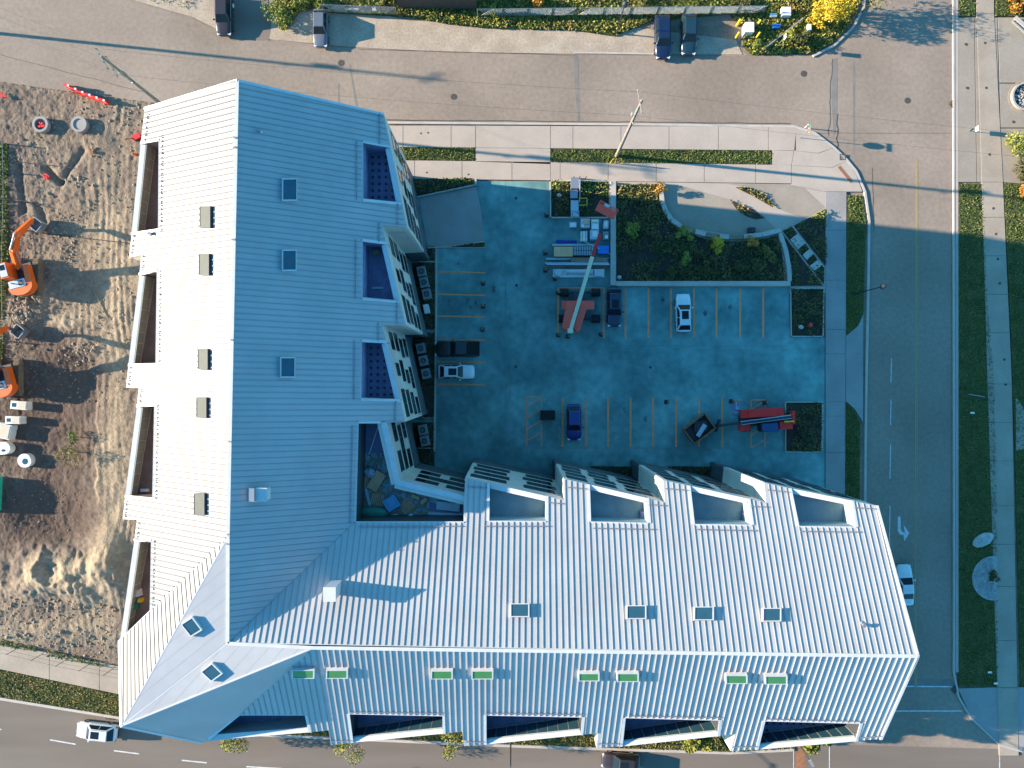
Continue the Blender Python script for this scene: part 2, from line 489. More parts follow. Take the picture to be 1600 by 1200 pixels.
crack(wander((1205, 208), (1486, 208), 12, 0.4), 0.04)
crack(wander((600, 187), (1235, 193), 30, 0.6), 0.10)
crack(wander((560, 77), (900, 86), 12, 0.5), 0.05)
crack(wander((1363, 262), (1366, 360), 8, 1), 0.06)
crack(wander((0, 85), (230, 145), 9, 1), 0.06)

SL = 0.13  # kerb height
def slabs(setname, quads, mat, top=SL, base_mat=None):
    """a pavement with every slab of it as a piece of its own, joints recessed"""
    root = bpy.data.objects.new(setname, None); COL.objects.link(root)
    root['kind'] = 'structure'
    base = B()
    for q in quads:
        pts = [Vector(P(*p)) for p in q]
        c = sum(pts, Vector()) / len(pts)
        ins = [c + (p - c) * (1 - 0.035 / max((p - c).length, 0.2)) for p in pts]
        b = B(); b.prism([(p.x, p.y) for p in ins], top - 0.12, top, bottom=False)
        o = b.build('paving_slab', mat, root)
        base.prism([(p.x, p.y) for p in pts], -0.1, top - 0.03, bottom=False)
    base.build('slab_bed', base_mat or m_patch, root)
    return root
def strip(xs, ya, yb):
    """slabs between x positions; ya, yb functions or numbers"""
    fa = ya if callable(ya) else (lambda x: ya)
    fb = yb if callable(yb) else (lambda x: yb)
    return [[(a, fa(a)), (b, fa(b)), (b, fb(b)), (a, fb(a))] for a, b in zip(xs[:-1], xs[1:])]
def vstrip(ys, xa, xb):
    fa = xa if callable(xa) else (lambda y: xa)
    fb = xb if callable(xb) else (lambda y: xb)
    return [[(fa(a), a), (fb(a), a), (fb(b), b), (fa(b), b)] for a, b in zip(ys[:-1], ys[1:])]
slabs('north_boulevard_pavement', strip([560, 630, 705, 743, 860, 895, 970, 1045, 1122, 1200, 1243], lambda x: 197 + (x - 600) * 0.0015, lambda x: 230 + (x - 600) * 0.009)
      + [[(743, 231.5), (860, 232.5), (860, 257), (743, 253)]], m_conc)
slabs('north_sidewalk', strip([560, 618, 648, 722, 800, 860, 875, 950, 1025, 1100, 1180, 1236], lambda x: 250.5 + (x - 600) * 0.012, lambda x: 279 + (x - 600) * 0.013), m_conc)
slabs('corner_pavement', [[(1243, 198), (1272, 209), (1300, 232), (1278, 240), (1240, 236)], [(1240, 236), (1278, 240), (1300, 232), (1322, 252), (1300, 262), (1236, 259)],
      [(1236, 259), (1300, 262), (1322, 252), (1336, 270), (1347, 300), (1289, 300), (1236, 290)], [(1206, 235), (1240, 236), (1236, 259), (1206, 258)]], m_conc)
slabs('east_sidewalk', vstrip([300, 360, 438, 515, 553, 628, 650, 707, 790, 860], 1289, lambda y: 1322 - (y - 300) * 0.005) + [[(1321, 525), (1340, 509), (1348, 491), (1348, 660), (1335, 640), (1321, 627)]], m_conc2)
slabs('right_sidewalk', vstrip([-60, 22, 285, 340, 400, 460, 520, 600, 660, 720, 790, 850, 916, 1000, 1074, 1180], lambda y: 1525 if y < 30 else 1533 + (y - 285) * 0.028 + (0 if y < 600 else (y - 600) * 0.004), lambda y: 1552 if y < 30 else (1566 + (y - 285) * 0.045 if y < 600 else 1580 + (y - 600) * 0.018)), m_walk)
slabs('right_plaza', [[(1496, 28), (1521, 28), (1525, 285), (1496, 285)], [(1522, 28), (1557, 28), (1563, 285), (1526, 285)], [(1558, 28), (1640, 28), (1640, 130), (1561, 130)], [(1561, 131), (1640, 131), (1640, 200), (1562, 200)], [(1562, 201), (1640, 201), (1640, 290), (1564, 285)]], m_plaza, top=0.10)
slabs('south_sidewalk', [[(x, 1004 + x * 0.195), (x + 78, 1004 + (x + 78) * 0.195), (x + 78, 1045 + (x + 78) * 0.211), (x, 1045 + x * 0.211)] for x in range(-156, 320, 78)], m_walk, top=0.11)
slabs('crossing_corner_pavement', [[(1496, 1075), (1560, 1073), (1560, 1160), (1516, 1120)], [(1561, 1073), (1700, 1073), (1700, 1178), (1610, 1176), (1561, 1162)]], m_conc2, top=0.10)

# court: one concrete field, parking bays painted on it
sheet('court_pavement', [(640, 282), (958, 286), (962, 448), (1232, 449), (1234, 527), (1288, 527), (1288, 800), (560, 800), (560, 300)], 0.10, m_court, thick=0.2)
sheet('plaza_pavement', [(958, 284), (1289, 289), (1289, 460), (958, 450)], 0.095, m_conc, thick=0.2)
sheet('plaza_grey_inlay', [(1135, 288), (1250, 288), (1288, 324), (1257, 342), (1216, 327), (1195, 306), (1166, 292)], 0.104, m_plaza)
sheet('plaza_grey_inlay', [(1062, 290), (1140, 312), (1153, 322), (1196, 342), (1212, 358), (1160, 370), (1063, 354), (1045, 337), (1036, 312), (1035, 290)], 0.104, m_plaza)

# kerbs
def kerb(pts, w=0.16, z0=-0.1, z1=SL + 0.01, name='kerb', mat=None):
    b = B()
    P3 = [Vector(P(*p)) for p in pts]
    n = len(P3)
    L = []; Rr = []
    for i in range(n):
        d = (P3[min(i + 1, n - 1)] - P3[max(i - 1, 0)]).normalized()
        nn = Vector((-d.y, d.x, 0)) * w / 2
        L.append(P3[i] + nn); Rr.append(P3[i] - nn)
    for i in range(n - 1):
        q = [L[i], L[i + 1], Rr[i + 1], Rr[i]]
        b.prism([(p.x, p.y) for p in q], z0, z1, bottom=False)
    return tag(b.build(name, mat or m_kerb), kind='structure')
kerb([(600, 192), (1000, 195), (1240, 198), (1272, 208), (1302, 231), (1322, 250), (1337, 268), (1351, 300), (1357.5, 345), (1356.5, 440), (1353, 600), (1351, 800), (1351, 1000)], 0.26)
kerb([(1489, -60), (1490, 600), (1490, 1050), (1497, 1088), (1517, 1122), (1562, 1164), (1612, 1178)], 0.2)
kerb([(1494, -60), (1494.5, 600), (1494.5, 1050)], 0.34, z1=SL - 0.02, mat=m_conc)
kerb([(1270, 88), (1302, 72), (1333, 43), (1349, 12), (1352, -30)], 0.25)
kerb([(-200, 1052), (0, 1091), (186, 1121), (345, 1145), (500, 1152), (800, 1165), (1140, 1176), (1240, 1171)], 0.3)
kerb([(897, 82), (1040, 84.5)], 0.2, z1=0.03)

# lawns and verges
lawns = {
 'boulevard_lawn': [(626, 230), (742, 231), (742, 252), (634, 250)],
 'boulevard_lawn_long': [(860, 234), (1205, 236), (1205, 257), (860, 254)],
 'east_verge': [(1323, 305), (1346, 306), (1352, 345), (1350, 440), (1348, 490), (1340, 508), (1321, 524)],
 'east_verge_lower': [(1320, 628), (1334, 640), (1343, 660), (1342, 860), (1320, 860)],
 'right_lawn': [(1497, 287), (1532, 287), (1542, 480), (1552, 600), (1556, 800), (1558, 1072), (1497, 1072)],
 'right_outer_lawn': [(1567, 287), (1700, 287), (1700, 1072), (1594, 1072), (1585, 700), (1578, 500)],
 'upper_right_lawn': [(1497, -60), (1523, -60), (1523, 26), (1497, 26)],
 'upper_right_outer_lawn': [(1554, -60), (1640, -60), (1640, 26), (1554, 26)],
 'south_verge': [(-100, 1026), (0, 1046), (186, 1085), (345, 1118), (345, 1143), (186, 1118), (0, 1088), (-100, 1069)],
 'facade_verge': [(345, 1118), (1240, 1145), (1240, 1169), (1140, 1174), (800, 1162), (500, 1149), (345, 1143)],
}
names = {'boulevard_lawn': 'lawn', 'east_verge': 'verge'}
for nm, poly in lawns.items():
    sheet(nm + '_soil', poly, 0.09, m_lawn, thick=0.18)
    d = 50 if 'right' in nm else 75
    o = cover('grass', poly, d, 0.20, 0.10, l_grass if nm not in ('south_verge', 'facade_verge') else l_dry, tilt=1.2, base=0.09)
top_scrub = [(-60, -80), (340, -80), (345, -2), (200, -12), (0, -40)]
scrub = [(425, -60), (430, 10), (440, 47), (452, 40), (470, 16), (498, 12), (510, 20), (640, 27), (700, 38), (760, 44), (900, 48), (960, 57), (1020, 32), (1140, 22), (1165, 50), (1160, 72), (1175, 86), (1268, 84), (1296, 70), (1322, 46), (1343, 8), (1347, -60)]
sheet('roadside_scrub_soil', scrub, -0.006, m_lawn, thick=0.1)
cover('roadside_weeds', scrub, 55, 0.30, 0.38, l_dry, tilt=1.0)
cover('roadside_grass', scrub, 45, 0.26, 0.34, l_grass, tilt=1.0)
cover('roadside_weeds', scrub, 40, 0.28, 0.5, l_bushy, tilt=1.0, patch=0.5)
cover('dry_shoulder_weeds', [(195, -30), (330, -30), (335, 20), (240, 6)], 14, 0.22, 0.15, l_dry, tilt=1.0, patch=0.5)

# painted lines
def line(a, b, w, mat, z, name='painted_line', parent=None):
    p = Vector(P(*a)); q = Vector(P(*b))
    n = (q - p).normalized().cross(Vector((0, 0, 1))) * w / 2
    m = B(); m.prism([(x.x, x.y) for x in (p - n, p + n, q + n, q - n)], z - 0.002, z, bottom=False)
    return tag(m.build(name, mat, parent), kind='structure')
line((1432, 250), (1430, 1075), 0.12, m_yroad, -0.008, 'centre_line')
line((1434.5, 250), (1432.5, 1075), 0.06, m_yroad, -0.008, 'centre_line')
line((1430, -40), (1431, 25), 0.10, m_yroad, -0.008, 'centre_line')
for y0, y1 in ((560, 598), (624, 664), (694, 748), (790, 862), (930, 975)):
    line((1393 - (y0 - 560) * 0.01, y0), (1392.5 - (y1 - 560) * 0.01, y1), 0.10, m_white_line, -0.008, 'lane_dash')
for a, b in (((-38, 1135), (2, 1140)), ((78, 1156), (118, 1163)), ((178, 1173), (217, 1178)), ((284, 1188), (323, 1192)), ((385, 1198), (440, 1201))):
    line(a, b, 0.14, m_white_line, -0.008, 'lane_dash')
line((1350, 1072), (1489, 1073), 0.14, m_white_line, -0.008, 'stop_line')
line((1345, 1111), (1503, 1111), 0.14, m_white_line, -0.008, 'crossing_line')
line((1240, 1165), (1240, 1215), 0.08, m_white_line, -0.006, 'crossing_line')
line((1296, 1160), (1296, 1215), 0.10, m_white_line, -0.006, 'crossing_line')
line((1562, 1168), (1562, 1215), 0.10, m_white_line, -0.006, 'crossing_line')
sheet('brick_crossing_band', [(1243, 1160), (1258, 1160), (1258, 1230), (1243, 1230)], -0.009, m_rust)
sheet('dark_crossing_band', [(1352, 1060), (1488, 1061), (1488, 1071), (1352, 1070)], -0.011, m_patch)
# turn arrow
aw = [(1403, 807), (1407, 807), (1407.5, 826), (1410, 831), (1414, 832), (1412, 820), (1421, 833), (1413, 846), (1412, 836), (1406, 835), (1402.5, 829)]
sheet('turn_arrow', aw, -0.008, m_white_line)
# parking bays
Z = 0.106
for x in (872, 943, 977, 1013, 1048, 1084, 1119, 1156, 1192):
    line((x, 451), (x, 528), 0.21, m_yellow, Z, 'bay_line')
line((872, 450), (944, 450), 0.14, m_yellow, Z, 'bay_line')
for x in (879, 915, 950, 985, 1020, 1056, 1092, 1128):
    line((x, 621), (x, 698), 0.21, m_yellow, Z, 'bay_line')
for y in (425, 460, 494, 530, 565, 600):
    line((684, y), (758, y + 1.5), 0.18, m_yellow, Z, 'bay_line')
def hatch(x0, x1, y0, y1, step):
    line((x0, y0), (x0, y1), 0.12, m_yellow, Z, 'hatch_line'); line((x1, y0), (x1, y1), 0.12, m_yellow, Z, 'hatch_line'); line((x0, y0), (x1, y0), 0.12, m_yellow, Z, 'hatch_line')
    y = y0 + 14
    while y < y1:
        line((x0 + 1, y), (x1 - 1, y - 12), 0.12, m_yellow, Z + 0.003, 'hatch_line'); y += step
hatch(823, 846, 620, 697, 18)
hatch(1173, 1195, 625, 700, 20)
line((1141, 625), (1159, 625), 0.1, m_yellow, Z, 'bay_line')
sheet('accessible_bay_symbol', [(1143, 627), (1158, 627), (1158, 650), (1143, 650)], Z, MFLAT('faded_blue_paint', (0.17, 0.22, 0.32), rough=0.7, fine=0.2))
wc = B(); c0 = P(1150, 640)
wc.ring(c0, 0.32, 0.42, Z + 0.001, Z + 0.004, 16, a0=-2.6, a1=1.2); wc.beam((c0[0], c0[1] + 0.1, Z + 0.004), (c0[0], c0[1] + 0.7, Z + 0.004), 0.1, 0.004); wc.beam((c0[0], c0[1] + 0.1, Z + 0.004), (c0[0] + 0.35, c0[1] + 0.1, Z + 0.004), 0.1, 0.0045); wc.ring((c0[0], c0[1] + 0.82), 0, 0.1, Z + 0.001, Z + 0.004, 8)
tag(wc.build('wheelchair_marking', m_white_line), kind='structure')
# pavement joints in the court
for a, b in (((825, 700), (1150, 700)), ((1160, 702), (1226, 702)), ((823, 620), (823, 698)), ((683, 636), (756, 636)), ((756, 636), (758, 698)), ((1289, 707), (1320, 707)), ((790, 285), (790, 700)), ((960, 540), (1230, 541)), ((1243, 707), (1243, 790)), ((742, 285), (757, 385))):
    line(a, b, 0.05, m_patch, 0.103, 'court_joint')
for a, b in ((( 745, 291), (1, 1)),):
    pass

# manholes, drains
def disc(u, v, r, mat, z, name, label, cat, grp=None, n=16):
    t = thing(name, label, cat, (*P2(u, v), z), 0, grp)
    b = B(); b.ring((0, 0), r * 0.86, r, 0, 0.012, n); b.build('rim', m_iron, t)
    b = B(); b.ring((0, 0), 0.0, r * 0.84, 0, 0.007, n)
    for i in range(-2, 3):
        b.box((0, i * r * 0.28, 0.0085), (r * 1.2, r * 0.07, 0.006))
    b.build('cover', mat, t)
    return t
for u, v, l in ((533, 98, 'round iron manhole cover in the upper street by the grey car'), (709, 151, 'round iron manhole cover in the upper street north of the kerb'), (1256, 115, 'round iron manhole cover near the street corner'), (1418, 157, 'round iron manhole cover in the middle of the right-hand road')):
    disc(u, v, 0.36, m_iron, -0.012, 'manhole_cover', l, 'manhole cover', 'manhole covers in the roads')
for u, v, l in ((658, 209, 'left one of two tiny valve caps in the boulevard slab'), (669, 208, 'right one of two tiny valve caps in the boulevard slab'), (667, 270, 'small valve cap in the sidewalk beside the building corner'), (732, 273, 'small valve cap in the sidewalk near the ramp')):
    disc(u, v, 0.11, m_iron, SL + 0.001, 'valve_plate', l, 'valve plate', None, 8)
for k, (u, v) in enumerate(((1538, 68), (1540, 138), (1545, 242), (1582, 191), (1551, 326), (1555, 366), (1558, 405), (1561, 443), (1568, 562), (1570, 601), (1508, 70), (1510, 138))):
    disc(u, v, 0.16, m_iron, SL + 0.002, 'ground_light', 'small round flush ground light in the walk right of the road, number %s from the top by the plants' % k if 0 else ['flush round light high in the plaza strip, below the top lawn', 'flush round light in the plaza strip level with the round planter', 'flush round light at the foot of the plaza strip', 'flush round light just below the round planter', 'flush round light first on the sidewalk beside the sunlit lawn', 'flush round light on the sidewalk right where the building shadow begins', 'flush round light on the sidewalk, first inside the shadow', 'flush round light on the sidewalk, second inside the shadow', 'flush round light on the sidewalk opposite the court driveway', 'flush round light on the sidewalk just below the court driveway', 'flush round light nearest the road kerb, upper', 'flush round light nearest the road kerb, beside the round planter'][k], 'ground light', 'flush lights in the right-hand walk', 8)
for k, (u, v, l) in enumerate(((806, 310, 'flush drain in the driveway between the ramp and the meter bed'), (807, 446, 'flush drain in the court west of the boom lift'), (806, 573, 'flush drain in the court east of the white car'), (1016, 574, 'flush drain in the open middle of the court'), (1036, 469, 'flush drain in the empty bay beside the white SUV'))):
    disc(u, v, 0.18, m_darkmetal, 0.101, 'court_drain', l, 'drain', 'drains in the court', 8)
cb = thing('catch_basin', 'square iron storm grate in the kerb at the rounded corner', 'storm drain', (*P2(1316, 246), 0.0), R(-45))
b = B(); b.ring((0, 0), 0.36, 0.5, 0.12, 0.145, 4); b.build('rim', m_iron, cb)
b = B()
for i in range(6): b.box((0, -0.25 + i * 0.1, 0.13), (0.5, 0.05, 0.02))
b.build('grate', m_iron, cb)
cb2 = dup(cb, (*P2(1488, 163), -0.05), 0, 'square iron storm grate in the kerb on the far side of the road')
cb2 = dup(cb, (*P2(1491, 1077), -0.05), 0, 'square iron storm grate at the lower end of the right kerb')
cb3 = dup(cb, (*P2(171, 1119), -0.02), R(35), 'square iron storm grate in the kerb above the white SUV')
t = thing('tactile_plate', 'long rust coloured tactile plate set in the corner pavement', 'tactile plate', (*P2(1320, 271), SL), 0)
for i in range(4):
    a = 0.55; b = B(); q = [P2(1308 + i * 5.2, 262 + i * 6.2), P2(1312 + i * 5.2, 259.5 + i * 6.2), P2(1317.2 + i * 5.0, 265.7 + i * 6.2), P2(1313.0 + i * 5.0, 268.2 + i * 6.2)]
    b.prism(q, SL, SL + 0.02); o = b.build('plate', m_rust, t); o.location = -Vector(t.location)

# ------------------------------------------------------------------ the white-roofed building
ZR = 24.9
SLOPE = 0.547
ra, rb = np.array(P2(371, 126, ZR)), np.array(P2(356, 1005, ZR))
rc, rd = np.array(P2(356, 1005, ZR)), np.array(P2(1434, 1025, ZR))
def mkplane(a, b, side):
    d = (b - a) / np.linalg.norm(b - a)
    n = np.array([-d[1], d[0]])
    if n @ np.array(side) < 0: n = -n
    return (n, float(n @ a))        # z = ZR - SLOPE * (n.p - d0)
PW = mkplane(ra, rb, (-1, 0)); PE = mkplane(ra, rb, (1, 0)); PN = mkplane(rc, rd, (0, 1)); PS = mkplane(rc, rd, (0, -1))
def zon(pl, x, y): return ZR - SLOPE * (pl[0][0] * x + pl[0][1] * y - pl[1])
def on(pl, u, v):
    p = np.array([(u - 800) * K, -(v - 600) * K])
    m = float(pl[0] @ p)
    h = (ZR - SLOPE * (m - pl[1])) / (1 - SLOPE * m / HC)
    f = 1 - h / HC
    return Vector((p[0] * f, p[1] * f, h))
bld = thing('apartment_building', 'large L-shaped building with white standing seam roof, sawtooth eaves and cut-in terraces', 'building', (-10, -5, 0))
OFF = -world_loc(bld)
def put(b, name, mats, parent=None, smooth=False, kind=None):
    """world coordinates in, part of the building (or of one of its parts) out"""
    o = b.build(name, mats, parent or bld, smooth, kind)
    if parent is None: o.location = OFF
    return o
R1 = Vector(P(356.5, 838, ZR)); J = Vector(P(356, 1005, ZR)); R2 = Vector(P(490, 1012, ZR)); TT = Vector(P(190, 1134, 25.1))
WL = on(PW, 187, 1000)

def plane_of(pts):
    n = Vector((0, 0, 0))
    for i in range(len(pts)):
        a, b = pts[i], pts[(i + 1) % len(pts)]
        n += a.cross(b)
    # Newell
    n = Vector((sum((a.y - b.y) * (a.z + b.z) for a, b in zip(pts, pts[1:] + pts[:1])), sum((a.z - b.z) * (a.x + b.x) for a, b in zip(pts, pts[1:] + pts[:1])), sum((a.x - b.x) * (a.y + b.y) for a, b in zip(pts, pts[1:] + pts[:1]))))
    n.normalize()
    if n.z < 0: n = -n
    c = sum(pts, Vector()) / len(pts)
    return n, c
def clip(p, d, poly):
    """intervals along p + t d inside a plan polygon"""
    ts = []
    n = len(poly)
    for i in range(n):
        a = poly[i]; b = poly[(i + 1) % n]
        ex, ey = b[0] - a[0], b[1] - a[1]
        den = d[0] * ey - d[1] * ex
        if abs(den) < 1e-9: continue
        t = ((a[0] - p[0]) * ey - (a[1] - p[1]) * ex) / den
        s = ((a[0] - p[0]) * d[1] - (a[1] - p[1]) * d[0]) / den
        if 0 <= s < 1: ts.append(t)
    ts.sort()
    return list(zip(ts[::2], ts[1::2]))
def slope_part(name, pts, seam_dir, pitch, sh=0.072, sw=0.045, thick=0.18, sm=None):
    """a roof face with a real thickness and its standing seams"""
    n, c = plane_of(pts)
    zf = lambda x, y: c.z - (n.x * (x - c.x) + n.y * (y - c.y)) / n.z
    b = B()
    b.prism([(p.x, p.y) for p in pts], [zf(p.x, p.y) - thick for p in pts], [zf(p.x, p.y) for p in pts])
    o = put(b, name, m_roof)
    o['kind'] = 'structure'
    if pitch:
        d = Vector((seam_dir[0], seam_dir[1])).normalized()
        q = Vector((-d.y, d.x))
        poly = [(p.x, p.y) for p in pts]
        offs = [q.x * p[0] + q.y * p[1] for p in poly]
        s = B()
        t = min(offs) + 0.05
        while t < max(offs):
            for a, e in clip((q.x * t, q.y * t), d, poly):
                if e - a < 0.15: continue
                a += 0.06; e -= 0.06
                pa = Vector((q.x * t + d.x * a, q.y * t + d.y * a)); pe = Vector((q.x * t + d.x * e, q.y * t + d.y * e))
                vs = []
                for z0 in (-0.02, sh):
                    for pp in (pa, pe):
                        for sg in (-1, 1):
                            x = pp.x + q.x * sg * sw / 2; y = pp.y + q.y * sg * sw / 2
                            vs.append((x + n.x * z0, y + n.y * z0, zf(x, y) + n.z * z0))
                s.add(vs, [(4, 5, 7, 6), (0, 4, 6, 2), (1, 3, 7, 5), (0, 1, 5, 4), (2, 6, 7, 3)])
            t += pitch
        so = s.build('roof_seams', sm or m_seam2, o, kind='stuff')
    return o, zf, n

W_out = [(371, 126), (226, 170), (220, 225), (249, 220), (248, 358), (206, 364), (202, 402), (221, 398), (218, 430), (246, 424), (244, 568), (201, 569), (197, 605), (217, 606), (214, 636), (242, 634), (239, 778), (196, 774), (192, 811), (214, 812), (210, 845), (237, 846), (235, 953.5), (356.5, 838)]
E_out = [(371, 126), (600, 179), (610, 231), (567, 223), (567, 311), (627, 317), (636, 355), (597, 352), (604, 382), (566, 377), (566, 465), (624, 470), (634, 508), (597, 507), (604, 536), (565, 534), (564, 622), (625, 624), (633, 659), (595, 661), (560, 661), (556, 815)]
N_out = [(556, 815), (725, 815), (725, 783), (727, 746), (765, 755), (764, 814), (853, 814), (853, 775), (881, 781), (881, 748), (921, 757), (923, 815), (1013, 817), (1010, 778), (1039, 785), (1036, 750), (1078, 759), (1085, 819), (1174, 820), (1168, 779), (1197, 785), (1194, 754), (1236, 763), (1248, 822), (1337, 823), (1330, 782), (1370, 790), (1434, 1025)]
S_out = [(1434, 1025), (1376, 1155), (1336, 1158), (1344, 1130), (1195, 1126), (1184, 1171), (1142, 1174), (1149, 1147), (1121, 1150), (1124, 1125), (977, 1121), (972, 1166), (932, 1169), (934, 1146), (907, 1148), (910, 1120), (760, 1117), (760, 1163), (725, 1166), (722, 1143), (692, 1146), (692, 1118), (546, 1115), (552, 1160), (517, 1164), (514, 1141), (483, 1144), (477, 1117), (375, 1117)]
Wp3 = [on(PW, *p) for p in W_out]
Ep3 = [on(PE, *p) for p in E_out]
Np3 = [on(PN, *p) for p in N_out]
Sp3 = [on(PS, *p) for p in S_out]
# the valley corner is common to the two inner slopes
va = (Ep3[-1] + Np3[0]) / 2
Ep3[-1] = Np3[0] = va
dW = (PW[0][0], PW[0][1]); dN = (PN[0][0], PN[0][1])
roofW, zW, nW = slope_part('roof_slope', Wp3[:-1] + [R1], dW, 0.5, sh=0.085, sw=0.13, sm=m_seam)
roofE, zE, nE = slope_part('roof_slope', Ep3 + [J], dW, 0.5)
roofN, zN, nN = slope_part('roof_slope', [J] + Np3[:], dN, 0.52, sh=0.056)
roofS, zS, nS = slope_part('roof_slope', [R2] + Sp3, dN, 0.52)
# twisted corner rising to the south-west tip
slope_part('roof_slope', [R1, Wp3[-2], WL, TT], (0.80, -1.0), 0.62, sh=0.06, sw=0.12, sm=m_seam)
slope_part('roof_slope', [R1, TT, J], (-0.78, -0.62), 0.95, sh=0.004, sw=0.025)
slope_part('roof_slope', [J, TT, R2], (-0.66, -0.75), 0.95, sh=0.004, sw=0.025)
S0a = Vector(P(315, 1160, 18.4)); S0b = Vector(P(327, 1156, 18.6))
def tri_face(pts, thick=0.18):
    b = B()
    tri = tessellate_polygon([pts])
    vs = [tuple(p) for p in pts] + [(p.x, p.y, p.z - thick) for p in pts]
    n = len(pts); fs = []
    for t in tri:
        a = [pts[i] for i in t]
        if (a[1] - a[0]).cross(a[2] - a[0]).z < 0: t = t[::-1]
        fs.append(tuple(t)); fs.append(tuple(n + i for i in reversed(t)))
    for i in range(n): fs.append((i, (i + 1) % n, n + (i + 1) % n, n + i))
    b.add(vs, fs)
    o = put(b, 'roof_slope', m_roof); o['kind'] = 'structure'
    return o
tri_face([TT, S0a, S0b, Sp3[-1], R2])
# ridge caps, hips and coping strips
def cap(pts, w=0.28, h=0.07, name='ridge_cap', mat=None, lift=0.03):
    b = B()
    for a, c in zip(pts[:-1], pts[1:]):
        b.beam(a + Vector((0, 0, lift)), c + Vector((0, 0, lift)), w, h)
    return put(b, name, mat or m_trim)
A3 = Vector(P(371, 126, ZR)); D3 = Vector(P(1434, 1025, ZR))
cap([A3, R1, J]); cap([J, R2, D3]); cap([R1, TT], 0.1, 0.04, 'hip_cap', None, -0.012); cap([J, TT], 0.1, 0.04, 'hip_cap', None, -0.012); cap([R2, TT], 0.12, 0.05, 'hip_cap')
cap([J, va], 0.10, 0.02, 'valley_gutter', m_steel, 0.005)
cap([A3, Wp3[1]], 0.22, 0.12, 'gable_trim'); cap([A3, Ep3[1]], 0.22, 0.12, 'gable_trim')
cap([D3, on(PN, 1370, 790)], 0.22, 0.12, 'gable_trim'); cap([D3, on(PS, 1376, 1155)], 0.22, 0.12, 'gable_trim')
cap([WL, TT], 0.25, 0.14, 'gable_trim'); cap([TT, S0a], 0.25, 0.14, 'gable_trim')

# outer wall line, tooth by tooth: (pixel, plane)
EAVE = 'eave'
wl = [on(PW, 226, 170), on(PW, 202, 402), on(PW, 221, 398), on(PW, 197, 605), on(PW, 217, 606), on(PW, 192, 811), on(PW, 214, 812), WL, TT, S0a,
      on(PS, 514, 1141), on(PS, 517, 1164), on(PS, 722, 1143), on(PS, 725, 1166), on(PS, 934, 1146), on(PS, 932, 1169), on(PS, 1149, 1147), on(PS, 1142, 1174), on(PS, 1376, 1155), D3,
      on(PN, 1370, 790), on(PN, 1194, 754), on(PN, 1197, 785), on(PN, 1036, 750), on(PN, 1039, 785), on(PN, 881, 748), on(PN, 881, 781), on(PN, 727, 746), Vector(P(725, 783, 18.5)), Vector(P(617, 757, 18.3)), on(PE, 595, 661),
      on(PE, 633, 659), on(PE, 597, 507), on(PE, 634, 508), on(PE, 597, 352), on(PE, 636, 355), on(PE, 600, 179), A3]
ZG = 5.5
walls = []
nw = len(wl)
for i in range(nw):
    a, c = wl[i], wl[(i + 1) % nw]
    d = (c - a); d.z = 0
    L = d.length; d.normalize()
    out = Vector((d.y, -d.x, 0))   # the outline runs anticlockwise seen from above
    b = B()
    dz = 0.10
    th = 0.35
    inn = -out * th
    vs = [(a.x, a.y, ZG), (c.x, c.y, ZG), (c.x, c.y, c.z - dz), (a.x, a.y, a.z - dz)]
    vs += [(a.x + inn.x, a.y + inn.y, ZG), (c.x + inn.x, c.y + inn.y, ZG), (c.x + inn.x, c.y + inn.y, c.z - dz), (a.x + inn.x, a.y + inn.y, a.z - dz)]
    b.add(vs, [(0, 1, 2, 3), (7, 6, 5, 4), (3, 2, 6, 7), (0, 4, 5, 1), (0, 3, 7, 4), (1, 5, 6, 2)])
    o = put(b, 'wall', m_facade); o['kind'] = 'structure'
    b = B()
    s = 0.06
    vs = [(a.x - out.x * s, a.y - out.y * s, -0.1), (c.x - out.x * s, c.y - out.y * s, -0.1), (c.x - out.x * s, c.y - out.y * s, ZG), (a.x - out.x * s, a.y - out.y * s, ZG)]
    vs += [(x + inn.x, y + inn.y, z) for x, y, z in vs]
    b.add(vs, [(0, 1, 2, 3), (7, 6, 5, 4), (3, 2, 6, 7), (0, 4, 5, 1), (0, 3, 7, 4), (1, 5, 6, 2)])
    pl = put(b, 'plinth_wall', m_plinth); pl['kind'] = 'structure'
    walls.append((o, a, c, out))
area = sum(wl[i].x * wl[(i + 1) % nw].y - wl[(i + 1) % nw].x * wl[i].y for i in range(nw))
# solid floors inside so nothing is hollow
b = B(); b.prism([(p.x, p.y) for p in wl], 15.5, 15.7); put(b, 'attic_floor', m_terr)
b = B(); b.prism([(p.x * 0.999, p.y * 0.999) for p in wl], 5.35, 5.5); put(b, 'storey_soffit', m_facade)

# windows: long dark strips, four storeys
def window(wall, a, c, out, t0, t1, z0, z1):
    d = (c - a); d.z = 0; L = d.length; d.normalize()
    p0 = Vector((a.x, a.y, 0)) + d * (t0 * L); p1 = Vector((a.x, a.y, 0)) + d * (t1 * L)
    b = B()
    fw = 0.07
    mid = (p0 + p1) / 2 + out * 0.01
    ang = math.atan2(d.y, d.x)
    w = (p1 - p0).length
    def bx(cx, cz, sx, sz, dep, mi):
        q = mid + d * cx
        b.box((q.x, q.y, cz), (sx, dep, sz), ang, mi)
    bx(0, z0 + fw / 2, w, fw, 0.08, 0); bx(0, z1 - fw / 2, w, fw, 0.08, 0)
    bx(-w / 2 + fw / 2, (z0 + z1) / 2, fw, z1 - z0 - 2 * fw, 0.08, 0); bx(w / 2 - fw / 2, (z0 + z1) / 2, fw, z1 - z0 - 2 * fw, 0.08, 0)
    if w > 2.2: bx(0, (z0 + z1) / 2, 0.05, z1 - z0 - 2 * fw, 0.07, 0)
    bx(0, (z0 + z1) / 2, w - 2 * fw, z1 - z0 - 2 * fw, 0.03, 1)
    return b.build('window', [m_winframe, m_glassdk], wall)
